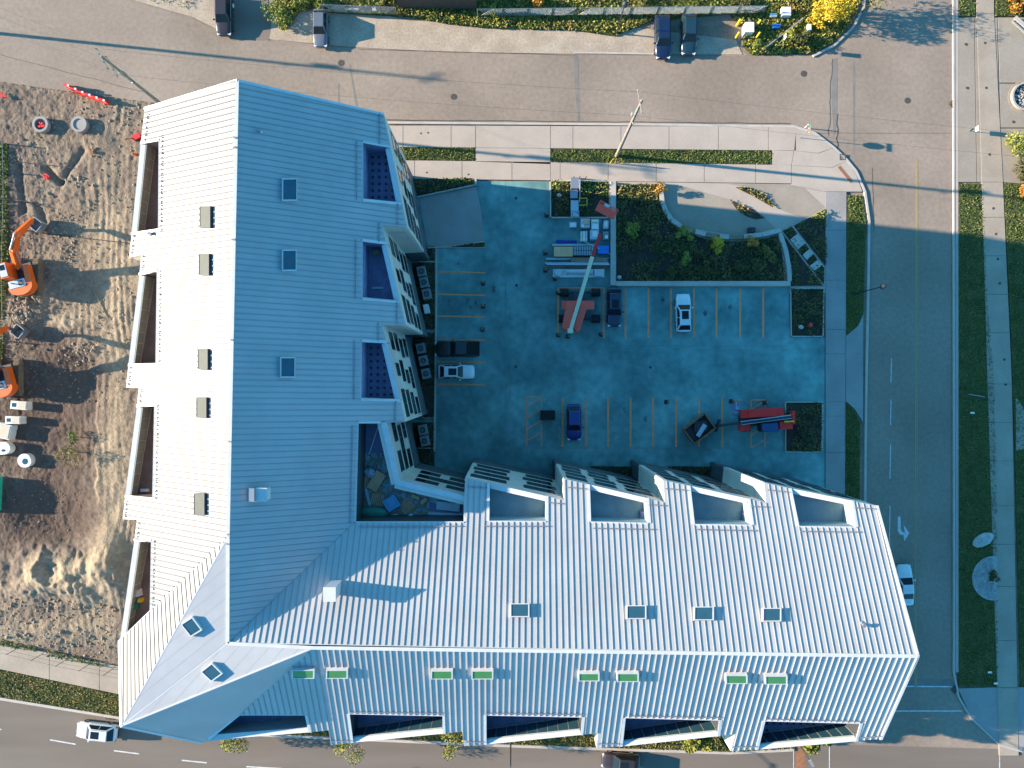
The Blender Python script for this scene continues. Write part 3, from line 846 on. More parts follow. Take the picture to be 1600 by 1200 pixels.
def windows(idx, groups, top):
    o, a, c, out = walls[idx]
    for k in range(4):
        z0 = ZG + 0.55 + k * (top - ZG - 0.5) / 4
        z1 = z0 + (top - ZG) / 4 * 0.66
        for g0, g1 in groups[k % len(groups)]:
            if z1 < min(a.z + (c.z - a.z) * g0, a.z + (c.z - a.z) * g1) - 0.3:
                window(o, a, c, out, g0, g1, z0, z1)
# courtyard teeth: N side indices 20,22,24,26 ; corner 28,29 ; E side 31,33,35
gN = [[(0.03, 0.30), (0.40, 0.63), (0.72, 0.94)], [(0.06, 0.33), (0.43, 0.66), (0.74, 0.96)]]
for i in (20, 22, 24): windows(i, gN, 17.2)
windows(26, [[(0.04, 0.36), (0.55, 0.94)], [(0.07, 0.40), (0.58, 0.96)]], 17.2)
windows(28, [[(0.05, 0.36), (0.52, 0.86)], [(0.05, 0.44), (0.44, 0.84)], [(0.05, 0.34), (0.46, 0.82)], [(0.05, 0.50), (0.52, 0.82)]], 17.6)
windows(29, [[(0.06, 0.40), (0.60, 0.94)], [(0.08, 0.45), (0.45, 0.88)], [(0.10, 0.46), (0.62, 0.96)], [(0.10, 0.46), (0.48, 0.88)]], 17.4)
gE = [[(0.02, 0.24), (0.34, 0.60), (0.72, 0.94)], [(0.04, 0.30), (0.40, 0.56), (0.70, 0.92)], [(0.06, 0.33), (0.42, 0.66), (0.76, 0.96)], [(0.03, 0.34), (0.48, 0.62), (0.76, 0.95)]]
for i in (31, 33, 35): windows(i, gE, 17.0)
gW = [[(0.05, 0.25), (0.32, 0.6), (0.68, 0.95)]]
for i in (0, 2, 4, 6): windows(i, gW, 17.2)
for i in (9, 11, 13, 15, 17): windows(i, gW, 17.6)

# terraces cut into the slopes
def terrace(corners, planes, outer, floor_mat, zf=16.4, kind='plain', inner_mat=None, wall_mat=None):
    """corners: plan outline (3D points on the roof) in order; outer = indices of the two that lie on the eave line"""
    root = bpy.data.objects.new('terrace', None); COL.objects.link(root); root.parent = bld; root.location = OFF
    n = len(corners)
    b = B(); b.prism([(p.x, p.y) for p in corners], zf - 0.15, zf); b.build('terrace_floor', floor_mat, root)
    cen = sum(corners, Vector()) / n
    for i in range(n):
        a, c = corners[i], corners[(i + 1) % n]
        if (i, (i + 1) % n) in outer or ((i + 1) % n, i) in outer:
            d = (c - a); d.z = 0; d.normalize()
            q = Vector((-d.y, d.x, 0))
            if q.dot(cen - a) < 0: q = -q
            w = 0.46
            b = B()
            vs = []
            for p, o2 in ((a, 0), (c, 0), (c, w), (a, w)):
                vs.append((p.x + q.x * o2, p.y + q.y * o2, zf))
            for p, o2 in ((a, 0), (c, 0), (c, w), (a, w)):
                vs.append((p.x + q.x * o2, p.y + q.y * o2, p.z + 0.04))
            b.add(vs, [(0, 1, 5, 4), (1, 2, 6, 5), (2, 3, 7, 6), (3, 0, 4, 7), (4, 5, 6, 7)])
            b.build('parapet', m_trim, root)
            if kind == 'glass':
                L = (c - a).length
                k = max(2, int(L / 0.95))
                for j in range(k):
                    f0, f1 = j / k, (j + 1) / k
                    p0 = a.lerp(c, f0); p1 = a.lerp(c, f1)
                    gg = B()
                    z0 = zf + 0.12
                    off = w + 0.05; o2 = w + 0.09
                    z1a, z1b = p0.z - 0.02, p1.z - 0.02
                    p0 = p0 + d * 0.04; p1 = p1 - d * 0.04
                    vs = [(p0.x + q.x * off, p0.y + q.y * off, z0), (p1.x + q.x * off, p1.y + q.y * off, z0), (p1.x + q.x * off, p1.y + q.y * off, z1b), (p0.x + q.x * off, p0.y + q.y * off, z1a)]
                    vs += [(p0.x + q.x * o2, p0.y + q.y * o2, z0), (p1.x + q.x * o2, p1.y + q.y * o2, z0), (p1.x + q.x * o2, p1.y + q.y * o2, z1b), (p0.x + q.x * o2, p0.y + q.y * o2, z1a)]
                    gg.add(vs, [(0, 1, 2, 3), (7, 6, 5, 4), (0, 4, 5, 1), (3, 2, 6, 7), (0, 3, 7, 4), (1, 5, 6, 2)])
                    gg.build('glass_pane', m_glassbl if planes is PS else m_pane, root)
                rb_ = B()
                e0 = a + q * (w + 0.07); e1 = c + q * (w + 0.07)
                rb_.beam((e0.x, e0.y, zf + 0.06), (e1.x, e1.y, zf + 0.06), 0.12, 0.10)
                rb_.beam((e0.x, e0.y, a.z + 0.01), (e1.x, e1.y, c.z + 0.01), 0.06, 0.06)
                for j in range(k + 1):
                    e = e0.lerp(e1, j / k); rb_.beam((e.x, e.y, zf), (e.x, e.y, e.z), 0.06, 0.06)
                rb_.build('balustrade_frame', m_railf, root)
        else:
            d = (c - a); d.z = 0; d.normalize()
            q = Vector((-d.y, d.x, 0))
            if q.dot(cen - a) > 0: q = -q
            b = B(); w = 0.1
            vs = [(a.x, a.y, zf), (c.x, c.y, zf), (c.x, c.y, c.z - 0.04), (a.x, a.y, a.z - 0.04)]
            vs += [(x + q.x * w, y + q.y * w, z) for x, y, z in vs]
            b.add(vs, [(0, 1, 2, 3), (7, 6, 5, 4), (3, 2, 6, 7), (0, 4, 5, 1), (0, 3, 7, 4), (1, 5, 6, 2)])
            b.build('terrace_wall', wall_mat or m_winframe, root)
            # coping along the cut
            b = B(); b.beam(a + q * 0.10 + Vector((0, 0, 0.05)), c + q * 0.10 + Vector((0, 0, 0.05)), 0.26, 0.05)
            b.build('coping', m_trim, root)
    return root
m_pane = MFLAT('greenish_glass_pane', (0.26, 0.29, 0.23), rough=0.2, spec=0.6)
m_railf = MFLAT('pale_rail_frame', (0.42, 0.42, 0.34), rough=0.4)
terr = []
for q in ([(220, 225), (249, 220), (248, 358), (206, 364)], [(218, 430), (246, 424), (244, 568), (201, 569)], [(214, 636), (242, 634), (239, 778), (196, 774)]):
    terr.append(terrace([on(PW, *p) for p in q], PW, {(3, 0)}, m_terrw, 17.3, 'glass', wall_mat=m_terrw))
q = [on(PW, 210, 845), on(PW, 237, 846), on(PW, 235, 953.5), on(PW, 188, 999)]
terr.append(terrace(q, PW, {(3, 0)}, m_terrw, 17.3, 'glass', wall_mat=m_terrw))
for q in ([(610, 231), (567, 223), (567, 311), (627, 317)], [(604, 382), (566, 377), (566, 465), (624, 470)], [(604, 536), (565, 534), (564, 622), (625, 624)]):
    terr.append(terrace([on(PE, *p) for p in q], PE, {(3, 0)}, m_membrane, 16.9, wall_mat=m_membrane))
for q in ([(765, 755), (764, 814), (853, 814), (853, 775)], [(921, 757), (923, 815), (1013, 817), (1010, 778)], [(1078, 759), (1085, 819), (1174, 820), (1168, 779)], [(1236, 763), (1248, 822), (1337, 823), (1330, 782)]):
    terr.append(terrace([on(PN, *p) for p in q], PN, {(3, 0)}, m_terr, 17.15, wall_mat=m_terr))
for q in ([(1336, 1158), (1344, 1130), (1195, 1126), (1184, 1171)], [(1121, 1150), (1124, 1125), (977, 1121), (972, 1166)], [(907, 1148), (910, 1120), (760, 1117), (760, 1163)], [(692, 1146), (692, 1118), (546, 1115), (552, 1160)], [(483, 1144), (477, 1117), (375, 1117), (327, 1156)]):
    terr.append(terrace([on(PS, *p) for p in q], PS, {(3, 0)}, m_membrane, 17.2, 'glass' if q[0][0] != 483 else 'plain'))
cq = [on(PE, 595, 661), on(PE, 560, 661), va, on(PN, 725, 815), Vector(P(725, 783, 18.5)), Vector(P(617, 757, 18.3))]
corner_t = terrace(cq, None, {(5, 0), (4, 5)}, m_terr, 16.4)
ZT = 16.4
# paving pedestals on the membranes (dots in rows)
for ti, (pl, q) in enumerate(((PE, [(567, 225), (603, 231), (618, 311), (567, 309)]), (PE, [(565, 536), (598, 537), (616, 620), (565, 620)]), (PS, [(1204, 1132), (1330, 1134), (1322, 1150), (1198, 1162)]))):
    poly = [on(pl, *p) for p in q]
    zf = 16.9 if pl is PE else 17.2
    ppl = [(p.x, p.y) for p in poly]
    xs = [p[0] for p in ppl]; ys = [p[1] for p in ppl]
    root = terr[4] if ti == 0 else terr[6] if ti == 1 else terr[11]
    y = min(ys) + 0.2
    base = B(); base.cyl((0, 0, 0), (0, 0, 0.10), 0.13, 0.10, 8)
    first = None
    while y < max(ys):
        x = min(xs) + 0.3
        while x < max(xs):
            if inside(np.array([[x, y]]), ppl)[0]:
                if first is None:
                    first = base.build('paver_pedestal', m_darkmetal, root); first.location = (x, y, zf)
                else:
                    c = first.copy(); COL.objects.link(c); c.location = (x, y, zf)
            x += 0.62
        y += 0.62
# snow guard rails above the cuts
def guard(pts, nn):
    b = B()
    pts = [p + nn * 0.11 for p in pts]
    for a, c in zip(pts[:-1], pts[1:]):
        b.beam(a, c, 0.04, 0.05)
        k = int((c - a).length / 0.35)
        for j in range(k):
            p = a.lerp(c, (j + 0.5) / k); b.box((p.x, p.y, p.z - 0.05), (0.10, 0.10, 0.1))
    return put(b, 'snow_guard', m_steel)
for q in ([(255, 212), (253, 362)], [(252, 420), (250, 572)], [(248, 630), (245, 782)], [(243, 842), (240, 955)], [(233, 175), (228, 222)], [(211, 366), (207, 400)], [(226, 398), (224, 425)], [(206, 572), (202, 604)], [(222, 608), (220, 632)], [(200, 780), (197, 810)], [(219, 815), (216, 842)]):
    guard([on(PW, *p) for p in q], nW)
for q in ([(557, 220), (557, 313)], [(556, 373), (555, 468)], [(554, 531), (553, 625)], [(551, 663), (547, 818)], [(593, 177), (593, 226)], [(592, 347), (592, 378)], [(621, 317), (621, 352)], [(591, 503), (591, 533)], [(620, 471), (620, 507)], [(618, 626), (617, 658)]):
    guard([on(PE, *p) for p in q], nE)
for q in ([(756, 823), (858, 823)], [(925, 826), (1022, 828)], [(1087, 828), (1182, 830)], [(1250, 831), (1344, 832)], [(560, 823), (722, 823)], [(729, 760), (762, 762)], [(855, 786), (880, 788)], [(885, 762), (918, 765)], [(1013, 789), (1040, 791)], [(1038, 764), (1075, 767)], [(1171, 792), (1200, 793)], [(1197, 766), (1233, 770)], [(1334, 794), (1370, 796)]):
    guard([on(PN, *p) for p in q], nN)
for q in ([(546, 1111), (695, 1113)], [(758, 1113), (912, 1115)], [(982, 1117), (1127, 1120)], [(1196, 1122), (1346, 1126)], [(517, 1157), (551, 1156)], [(726, 1158), (758, 1158)], [(933, 1161), (970, 1161)], [(1143, 1166), (1182, 1165)], [(1338, 1152), (1376, 1149)]):
    guard([on(PS, *p) for p in q], nS)

m_skyfr = MFLAT('grey_skylight_frame', (0.05, 0.05, 0.055), rough=0.7)
# skylights
def skylight(pl, nn, px, glass, hgt=0.42, frame=None, name='skylight'):
    c4 = [on(pl, *p) if pl is not None else Vector(P(*p, pl_h)) for p in px]
    root = bpy.data.objects.new(name, None); COL.objects.link(root); root.parent = bld; root.location = OFF
    up = nn * hgt
    b = B()
    fw = 0.06
    cen = sum(c4, Vector()) / 4
    inn = [cen + (p - cen) * (1 - 2 * fw / (p - cen).length) for p in c4]
    vs = [p - nn * 0.05 for p in c4] + [p + up for p in c4] + [p + up for p in inn] + [p + up - nn * 0.04 for p in inn]
    fs = []
    for i in range(4):
        j = (i + 1) % 4
        fs += [(i, j, 4 + j, 4 + i), (4 + i, 4 + j, 8 + j, 8 + i), (8 + i, 8 + j, 12 + j, 12 + i)]
    b.add(vs, fs); b.build('skylight_frame', frame or m_trim, root)
    b = B(); vs = [p + up - nn * 0.035 for p in inn] + [p + up - nn * 0.06 for p in inn]
    b.add(vs, [(0, 1, 2, 3), (7, 6, 5, 4)]); b.build('skylight_glass', glass, root)
    return root
def shrink(r):
    x0, y0, x1, y1 = r
    return [(x0, y0), (x0, y1), (x1, y1), (x1, y0)]
for r in ((316, 323, 333, 357), (315, 397, 331, 431), (313, 545, 329, 578), (311, 621, 327, 653), (307, 770, 324, 804)):
    skylight(PW, nW, shrink(r), m_glassgy, 0.30, m_skyfr)
for r in ((440, 280, 463, 315), (440, 391, 462, 424), (437, 558, 460, 590)):
    skylight(PE, nE, shrink(r), m_glassbl, 0.35)
for r in ((797, 944, 827, 965), (978, 947, 1009, 968), (1083, 949, 1114, 970), (1190, 951, 1219, 972)):
    skylight(PN, nN, shrink(r), m_glassbl, 0.30)
for r in ((458, 1041, 493, 1054), (511, 1041, 545, 1054), (674, 1042, 708, 1055), (737, 1042, 771, 1055), (903, 1046, 936, 1058), (963, 1046, 997, 1059), (1132, 1049, 1166, 1062), (1193, 1050, 1228, 1063)):
    skylight(PS, nS, shrink(r), m_glassgn, 0.42)
def onp3(pts, u, v):
    n, c = plane_of(pts)
    d = Vector(((u - 800) * K, -(v - 600) * K, -HC)); o = Vector((0, 0, HC))
    t = (c - o).dot(n) / d.dot(n)
    return o + d * t, n
for pts, px in (([R1, TT, J], [(284, 974), (300, 994), (318, 983), (302, 962)]), ([J, TT, R2], [(315, 1048), (332, 1064), (350, 1051), (333, 1034)])):
    q = [onp3(pts, *p)[0] for p in px]; nn = onp3(pts, *px[0])[1]
    root = bpy.data.objects.new('skylight', None); COL.objects.link(root); root.parent = bld; root.location = OFF
    cen = sum(q, Vector()) / 4
    inn = [cen + (p - cen) * 0.84 for p in q]
    b = B(); up = nn * 0.26
    vs = [p - nn * 0.05 for p in q] + [p + up for p in q] + [p + up for p in inn] + [p + up - nn * 0.04 for p in inn]
    fs = []
    for i in range(4):
        j = (i + 1) % 4
        fs += [(i, j, 4 + j, 4 + i), (4 + i, 4 + j, 8 + j, 8 + i), (8 + i, 8 + j, 12 + j, 12 + i)]
    b.add(vs, fs); b.build('skylight_frame', m_trim, root)
    b = B(); b.add([p + up - nn * 0.035 for p in inn] + [p + up - nn * 0.06 for p in inn], [(0, 1, 2, 3), (7, 6, 5, 4)]); b.build('skylight_glass', m_glassgn if 0 else m_glassbl, root)
# roof vents
def vent(pl, u, v, sx, sy, h):
    p = on(pl, u, v)
    b = B(); b.box((p.x, p.y, p.z + h / 2 - 0.3), (sx, sy, h + 0.6)); b.box((p.x, p.y, p.z + h + 0.04), (sx + 0.14, sy + 0.14, 0.1))
    return put(b, 'roof_vent', m_trim)
p = on(PN, 524, 925)
vent(PN, 525, 917, 0.9, 1.05, 2.1)
vent(PE, 408, 771, 1.35, 1.0, 0.7)
p = on(PE, 400, 771); b = B(); b.box((p.x, p.y, p.z + 0.3), (0.35, 1.1, 1.2)); put(b, 'roof_vent', m_steel)
for pl, u, v in ((PE, 405, 205), (PW, 237, 366), (PN, 1347, 975), (PE, 787, 0)):
    if u == 787: continue
    p = on(pl, u, v); b = B(); b.cyl((p.x, p.y, p.z - 0.2), (p.x, p.y, p.z + 0.42), 0.10, n=10); b.cyl((p.x, p.y, p.z + 0.3), (p.x, p.y, p.z + 0.45), 0.16, n=10)
    b.cyl((p.x, p.y, p.z - 0.1), (p.x, p.y, p.z + 0.05), 0.26, 0.14, n=10)
    put(b, 'vent_pipe', m_steel)
# small brackets on the ridge
for v in (215, 230, 374, 531, 690, 835, 850):
    p = Vector(P(369 - (v - 126) * 0.017, v, ZR + 0.1)); b = B(); b.box(p, (0.3, 0.12, 0.16)); put(b, 'ridge_bracket', m_steel)

# ------------------------------------------------------------------ the excavated site west of the building
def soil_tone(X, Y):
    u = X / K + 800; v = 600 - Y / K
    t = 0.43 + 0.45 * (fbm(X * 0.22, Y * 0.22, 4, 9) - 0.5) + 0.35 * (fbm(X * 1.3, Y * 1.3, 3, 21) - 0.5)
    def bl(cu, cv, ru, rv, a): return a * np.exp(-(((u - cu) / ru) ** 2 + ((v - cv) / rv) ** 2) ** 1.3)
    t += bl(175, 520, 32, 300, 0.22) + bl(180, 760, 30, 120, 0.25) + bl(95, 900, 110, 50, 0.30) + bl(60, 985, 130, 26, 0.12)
    t += bl(70, 640, 75, 120, -0.52) + bl(85, 800, 62, 55, -0.85) + bl(105, 940, 80, 26, -0.22) + bl(15, 830, 50, 60, -0.4) + bl(125, 590, 40, 50, -0.3) + bl(40, 360, 60, 90, -0.12)  # dark blobs: wet soil, and shade from off frame painted into the tone
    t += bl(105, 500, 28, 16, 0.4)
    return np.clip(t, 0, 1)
def soil_z(X, Y):
    u = X / K + 800; v = 600 - Y / K
    z = 0.30 * (fbm(X * 0.35, Y * 0.35, 5, 1) - 0.5) + 0.16 * (fbm(X * 1.7, Y * 1.7, 4, 2) - 0.5)
    rough = np.clip(1.2 - np.abs(u - 175) / 60, 0, 1)
    z += 0.12 * (1 - rough) * (vnoise(X * 4.5, Y * 4.5, 8) - 0.5)
    # wheel ruts along the haul road
    z += 0.05 * rough * np.sin((u + 26 * fbm(X * 0.12, Y * 0.10, 3, 4)) * 0.62) * np.clip(fbm(X * 0.5, Y * 0.25, 3, 5) * 3 - 1.0, 0, 1) + 0.10 * rough * (fbm(X * 1.6, Y * 0.35, 4, 6) - 0.5)
    def bl(cu, cv, ru, rv, a, p=1.0): return a * np.exp(-(((u - cu) / ru) ** 2 + ((v - cv) / rv) ** 2) ** p)
    def ridged(f, sd): return 1 - np.abs(2 * fbm(X * f, Y * f, 4, sd) - 1)
    # spoil heaps at the foot of the site
    heap = bl(105, 895, 95, 48, 1.0, 1.6)
    z += heap * (0.5 + 1.9 * (ridged(0.28, 31) - 0.55)) + bl(165, 860, 26, 36, 0.9) + bl(185, 900, 22, 60, 0.5)
    z += bl(60, 985, 120, 18, 0.35) + bl(45, 480, 34, 24, 0.6) * ridged(0.9, 7) + bl(30, 505, 30, 16, 0.3)
    z += bl(110, 505, 26, 12, 0.25) + bl(130, 545, 50, 14, 0.3) * ridged(0.8, 5)
    # pits
    z -= bl(85, 800, 55, 42, 0.7, 2.0) + bl(118, 588, 34, 34, 0.45, 2.0) + bl(60, 690, 85, 75, 0.35, 2.0)
    z += 0.40 * np.clip((u - (144 + 14 * fbm(u * 0, v * 0.05, 3, 12) + 3 * vnoise(X, Y, 3))) / 4, 0, 1) * np.clip((v - 600) / 40, 0, 1) * np.clip((800 - v) / 50, 0, 1)
    # trenches
    for (a0, b0, a1, b1, d) in ((30, 255, 38, 330, 0.35), (75, 265, 95, 285, 0.5), (95, 285, 130, 235, 0.35), (60, 320, 70, 345, 0.3)):
        tt = np.clip(((u - a0) * (a1 - a0) + (v - b0) * (b1 - b0)) / ((a1 - a0) ** 2 + (b1 - b0) ** 2), 0, 1)
        ds = np.hypot(u - a0 - tt * (a1 - a0), v - b0 - tt * (b1 - b0))
        z -= d * np.exp(-(ds / 5) ** 2)
    edge = np.clip(np.minimum.reduce([(v - 118) / 25, (1003 + u * 0.195 - v) / 10, (340 - u) / 15, (u + 60) / 15]), 0, 1)
    return 0.05 + z * edge - (1 - edge) * 0.09
def grid_sheet(name, u0, u1, v0, v1, step, mat, zf, tf):
    us = np.arange(u0, u1 + 1, step); vs = np.arange(v0, v1 + 1, step)
    U, V = np.meshgrid(us, vs)
    X = (U - 800) * K; Y = -(V - 600) * K
    Zz = zf(X, Y)
    co = np.stack([X, Y, Zz], -1).reshape(-1, 3)
    nx, ny = len(us), len(vs)
    i = np.arange(nx - 1)[None, :] + np.arange(ny - 1)[:, None] * nx
    f = np.stack([i, i + nx, i + nx + 1, i + 1], -1).reshape(-1, 4)
    # drop the cells beyond the road edge in the north and the pavement in the south
    uc = (U[:-1, :-1] + step / 2).reshape(-1); vc = (V[:-1, :-1] + step / 2).reshape(-1)
    keep = (vc > np.where(uc < 0, 128 + uc * 0.136, 128 + uc * 0.14)) & (vc < 1004 + uc * 0.195)
    f = f[keep]
    me = bpy.data.meshes.new(name)
    me.vertices.add(len(co)); me.loops.add(len(f) * 4); me.polygons.add(len(f))
    me.vertices.foreach_set('co', co.reshape(-1))
    me.loops.foreach_set('vertex_index', f.reshape(-1).astype(np.int32))
    me.polygons.foreach_set('loop_start', np.arange(0, len(f) * 4, 4, dtype=np.int32))
    me.polygons.foreach_set('loop_total', np.full(len(f), 4, np.int32))
    me.polygons.foreach_set('use_smooth', [True] * len(f))
    me.materials.append(mat); me.update(calc_edges=True)
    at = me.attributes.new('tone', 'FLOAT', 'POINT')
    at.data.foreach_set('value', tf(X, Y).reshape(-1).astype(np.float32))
    o = bpy.data.objects.new(name, me); COL.objects.link(o); o['kind'] = 'structure'
    return o
def soil_material():
    m = bpy.data.materials.new('site_soil'); m.use_nodes = True
    nt = m.node_tree; b = nt.nodes['Principled BSDF']; b.inputs['Roughness'].default_value = 0.95; b.inputs['Specular IOR Level'].default_value = 0.15
    at = nt.nodes.new('ShaderNodeAttribute'); at.attribute_name = 'tone'
    tc = nt.nodes.new('ShaderNodeTexCoord')
    n = nt.nodes.new('ShaderNodeTexNoise'); n.inputs['Scale'].default_value = 2.6; n.inputs['Detail'].default_value = 8; nt.links.new(tc.outputs['Object'], n.inputs['Vector'])
    ma = nt.nodes.new('ShaderNodeMath'); ma.operation = 'MULTIPLY_ADD'; ma.inputs[1].default_value = 0.7; ma.inputs[2].default_value = -0.35; nt.links.new(n.outputs[0], ma.inputs[0])
    ad = nt.nodes.new('ShaderNodeMath'); ad.operation = 'ADD'; nt.links.new(at.outputs['Fac'], ad.inputs[0]); nt.links.new(ma.outputs[0], ad.inputs[1])
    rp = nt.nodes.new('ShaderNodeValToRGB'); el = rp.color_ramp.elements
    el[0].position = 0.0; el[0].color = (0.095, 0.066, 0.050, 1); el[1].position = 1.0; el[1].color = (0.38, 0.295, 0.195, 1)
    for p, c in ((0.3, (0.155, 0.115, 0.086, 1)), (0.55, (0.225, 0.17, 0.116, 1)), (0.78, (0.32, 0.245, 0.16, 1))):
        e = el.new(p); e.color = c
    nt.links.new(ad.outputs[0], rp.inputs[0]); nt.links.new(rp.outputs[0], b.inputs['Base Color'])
    bn = nt.nodes.new('ShaderNodeTexNoise'); bn.inputs['Scale'].default_value = 5; bn.inputs['Detail'].default_value = 8; nt.links.new(tc.outputs['Object'], bn.inputs['Vector'])
    bp = nt.nodes.new('ShaderNodeBump'); bp.inputs['Strength'].default_value = 0.6; bp.inputs['Distance'].default_value = 0.12; nt.links.new(bn.outputs[0], bp.inputs['Height']); nt.links.new(bp.outputs[0], b.inputs['Normal'])
    return m
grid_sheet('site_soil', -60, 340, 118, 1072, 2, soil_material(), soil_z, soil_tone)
def szat(u, v): return float(soil_z(np.array([(u - 800) * K]), np.array([-(v - 600) * K]))[0])
# loose stones and clods
def rubble(name, poly_px, dens, s0, s1, mat):
    pts = in_poly([P2(*p) for p in poly_px], dens)
    b = B()
    for x, y in pts:
        z = float(soil_z(np.array([x]), np.array([y]))[0]); s = random.uniform(s0, s1) * random.choice((0.6, 0.8, 1, 1.4))
        a = [random.uniform(0.6, 1.2) * s for _ in range(6)]
        c = (x, y, z + s * 0.2)
        vs = [(c[0] + a[0], c[1] + random.uniform(-s, s) * .3, c[2]), (c[0], c[1] + a[1], c[2]), (c[0] - a[2], c[1], c[2]), (c[0] + random.uniform(-s, s) * .3, c[1] - a[3], c[2]), (c[0], c[1], c[2] + a[4] * 0.8), (c[0], c[1], c[2] - a[5])]
        b.add(vs, [(0, 1, 4), (1, 2, 4), (2, 3, 4), (3, 0, 4), (1, 0, 5), (2, 1, 5), (3, 2, 5), (0, 3, 5)])
    return b.build(name, mat, kind='stuff')
rubble('soil_clods', [(20, 190), (215, 190), (205, 600), (150, 640), (20, 620)], 1.6, 0.06, 0.16, m_rubble)
rubble('rubble', [(18, 462), (70, 462), (66, 502), (20, 508)], 9, 0.10, 0.26, m_rubble)
rubble('rubble', [(100, 540), (155, 530), (150, 560), (90, 585)], 6, 0.08, 0.2, m_rubble)
rubble('rubble', [(85, 340), (120, 330), (115, 420), (90, 400)], 6, 0.06, 0.18, m_rubble)
rubble('soil_clods', [(0, 930), (185, 940), (185, 1035), (0, 1000)], 4, 0.06, 0.18, m_rubble)
rubble('rubble', [(20, 765), (130, 765), (125, 835), (20, 830)], 2, 0.05, 0.12, m_rubble)
rubble('soil_clods', [(110, 130), (230, 165), (225, 200), (100, 190)], 3, 0.06, 0.15, m_rubble)
# grass strip on the far left and weeds
sheet('west_verge_soil', [(-60, 225), (13, 225), (14, 400), (6, 560), (-60, 600)], 0.12, m_lawn, thick=0.5)
cover('grass', [(-60, 225), (14, 225), (15, 400), (8, 560), (-60, 600)], 60, 0.28, 0.3, l_grass, tilt=1.0, base=0.12)
cover('foot_weeds', [(0, 998), (60, 1012), (60, 1018), (0, 1008)], 60, 0.25, 0.25, l_grass, base=0.1)
cover('foot_weeds', [(75, 1016), (165, 1034), (165, 1042), (75, 1024)], 50, 0.25, 0.25, l_grass, base=0.1)

# ------------------------------------------------------------------ planting beds, seat wall, ramp
def bed(name, label, poly, dens, hmax, mat=l_bush, soil_z0=0.14, size=0.26, rim=None, cat='planting bed'):
    pts = [P2(*p) for p in poly]
    cx = sum(p[0] for p in pts) / len(pts); cy = sum(p[1] for p in pts) / len(pts)
    t = thing(name, label, cat, (cx, cy, 0.1))
    b = B(); b.prism([(p[0] - cx, p[1] - cy) for p in pts], -0.1, soil_z0 - 0.1); b.build('bed_soil', m_soil, t)
    o = cover('bed_foliage', poly, dens, size, hmax, mat, base=soil_z0, patch=0.42, kind='stuff'); o.parent = t; o.location = (-cx, -cy, -0.1)
    if rim:
        w, h = rim
        n = len(pts)
        for i in range(n):
            a = Vector((*pts[i], 0)); c = Vector((*pts[(i + 1) % n], 0))
            d = (c - a).normalized(); q = Vector((-d.y, d.x, 0))
            if q.dot(Vector((cx, cy, 0)) - a) > 0: q = -q
            b = B(); b.prism([((p.x - cx), (p.y - cy)) for p in (a - d * w * 0, c + d * w * 0, c + q * w, a + q * w)], 0, h)
            b.build('rim', m_kerb, t)
    return t
bed('planting_bed', 'narrow dark bed between the building corner and the sidewalk, behind the ramp', [(646, 281), (740, 279), (740, 290), (652, 307)], 55, 0.45, l_bush)
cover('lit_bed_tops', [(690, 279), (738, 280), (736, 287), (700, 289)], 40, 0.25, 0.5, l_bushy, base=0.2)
bed('planting_bed', 'thin wedge of planting at the lower edge of the ramp slab', [(700, 386), (757, 379), (757, 386)], 55, 0.35, l_bush)
mb = bed('planting_bed', 'small rectangular bed round the utility meters beside the driveway', [(861, 285), (951, 285), (951, 340), (861, 340)], 45, 0.6, l_bush, rim=(0.16, 0.30))
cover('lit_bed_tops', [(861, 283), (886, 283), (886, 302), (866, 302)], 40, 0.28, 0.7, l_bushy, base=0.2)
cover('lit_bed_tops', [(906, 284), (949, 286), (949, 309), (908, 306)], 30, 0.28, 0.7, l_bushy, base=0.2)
garden = [(963, 290), (1031, 288), (1029, 305), (1033, 322), (1043, 341), (1056, 355), (1070, 362), (1095, 372), (1122, 378), (1160, 378), (1190, 374), (1213, 369), (1221, 395), (1225, 440), (963, 440)]
bed('garden_bed', 'large dark garden bed with shrubs below the curved seat wall', garden, 50, 0.75, l_bush, size=0.30, cat='garden bed')
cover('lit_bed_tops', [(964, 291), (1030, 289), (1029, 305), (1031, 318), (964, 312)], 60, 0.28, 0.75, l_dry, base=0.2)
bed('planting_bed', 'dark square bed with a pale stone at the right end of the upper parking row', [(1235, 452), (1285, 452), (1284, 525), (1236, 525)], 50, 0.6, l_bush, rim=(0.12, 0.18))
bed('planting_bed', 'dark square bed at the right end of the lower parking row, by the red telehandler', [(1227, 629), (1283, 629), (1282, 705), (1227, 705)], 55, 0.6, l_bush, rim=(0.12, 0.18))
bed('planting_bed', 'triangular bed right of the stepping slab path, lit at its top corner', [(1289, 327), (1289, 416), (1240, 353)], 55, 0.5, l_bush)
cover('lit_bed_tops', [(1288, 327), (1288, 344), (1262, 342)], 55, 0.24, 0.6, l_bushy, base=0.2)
bed('planting_bed', 'triangular bed left of the stepping slab path', [(1221, 366), (1284, 446), (1235, 447), (1229, 405)], 55, 0.5, l_bush)
bed('planting_bed', 'narrow planted strip that carries the stepping slabs', [(1222, 361), (1236, 355), (1287, 420), (1286, 445)], 40, 0.2, l_bush)
bed('planting_bed', 'upper crescent shaped bed with shrubs in the sunlit plaza', [(1149, 293), (1165, 293), (1181, 297), (1196, 306), (1207, 320), (1208, 325), (1194, 317), (1175, 306), (1160, 299)], 60, 0.35, l_dry)
bed('planting_bed', 'lower crescent shaped bed with shrubs in the plaza, cut by the shadow', [(1140, 312), (1155, 319), (1175, 327), (1195, 341), (1180, 343), (1165, 338), (1150, 327)], 60, 0.35, l_dry)
bed('planting_bed', 'dark sunken bed tucked in the second notch of the courtyard front', [(921, 728), (992, 729), (992, 760), (960, 760)], 50, 0.5, l_bush)
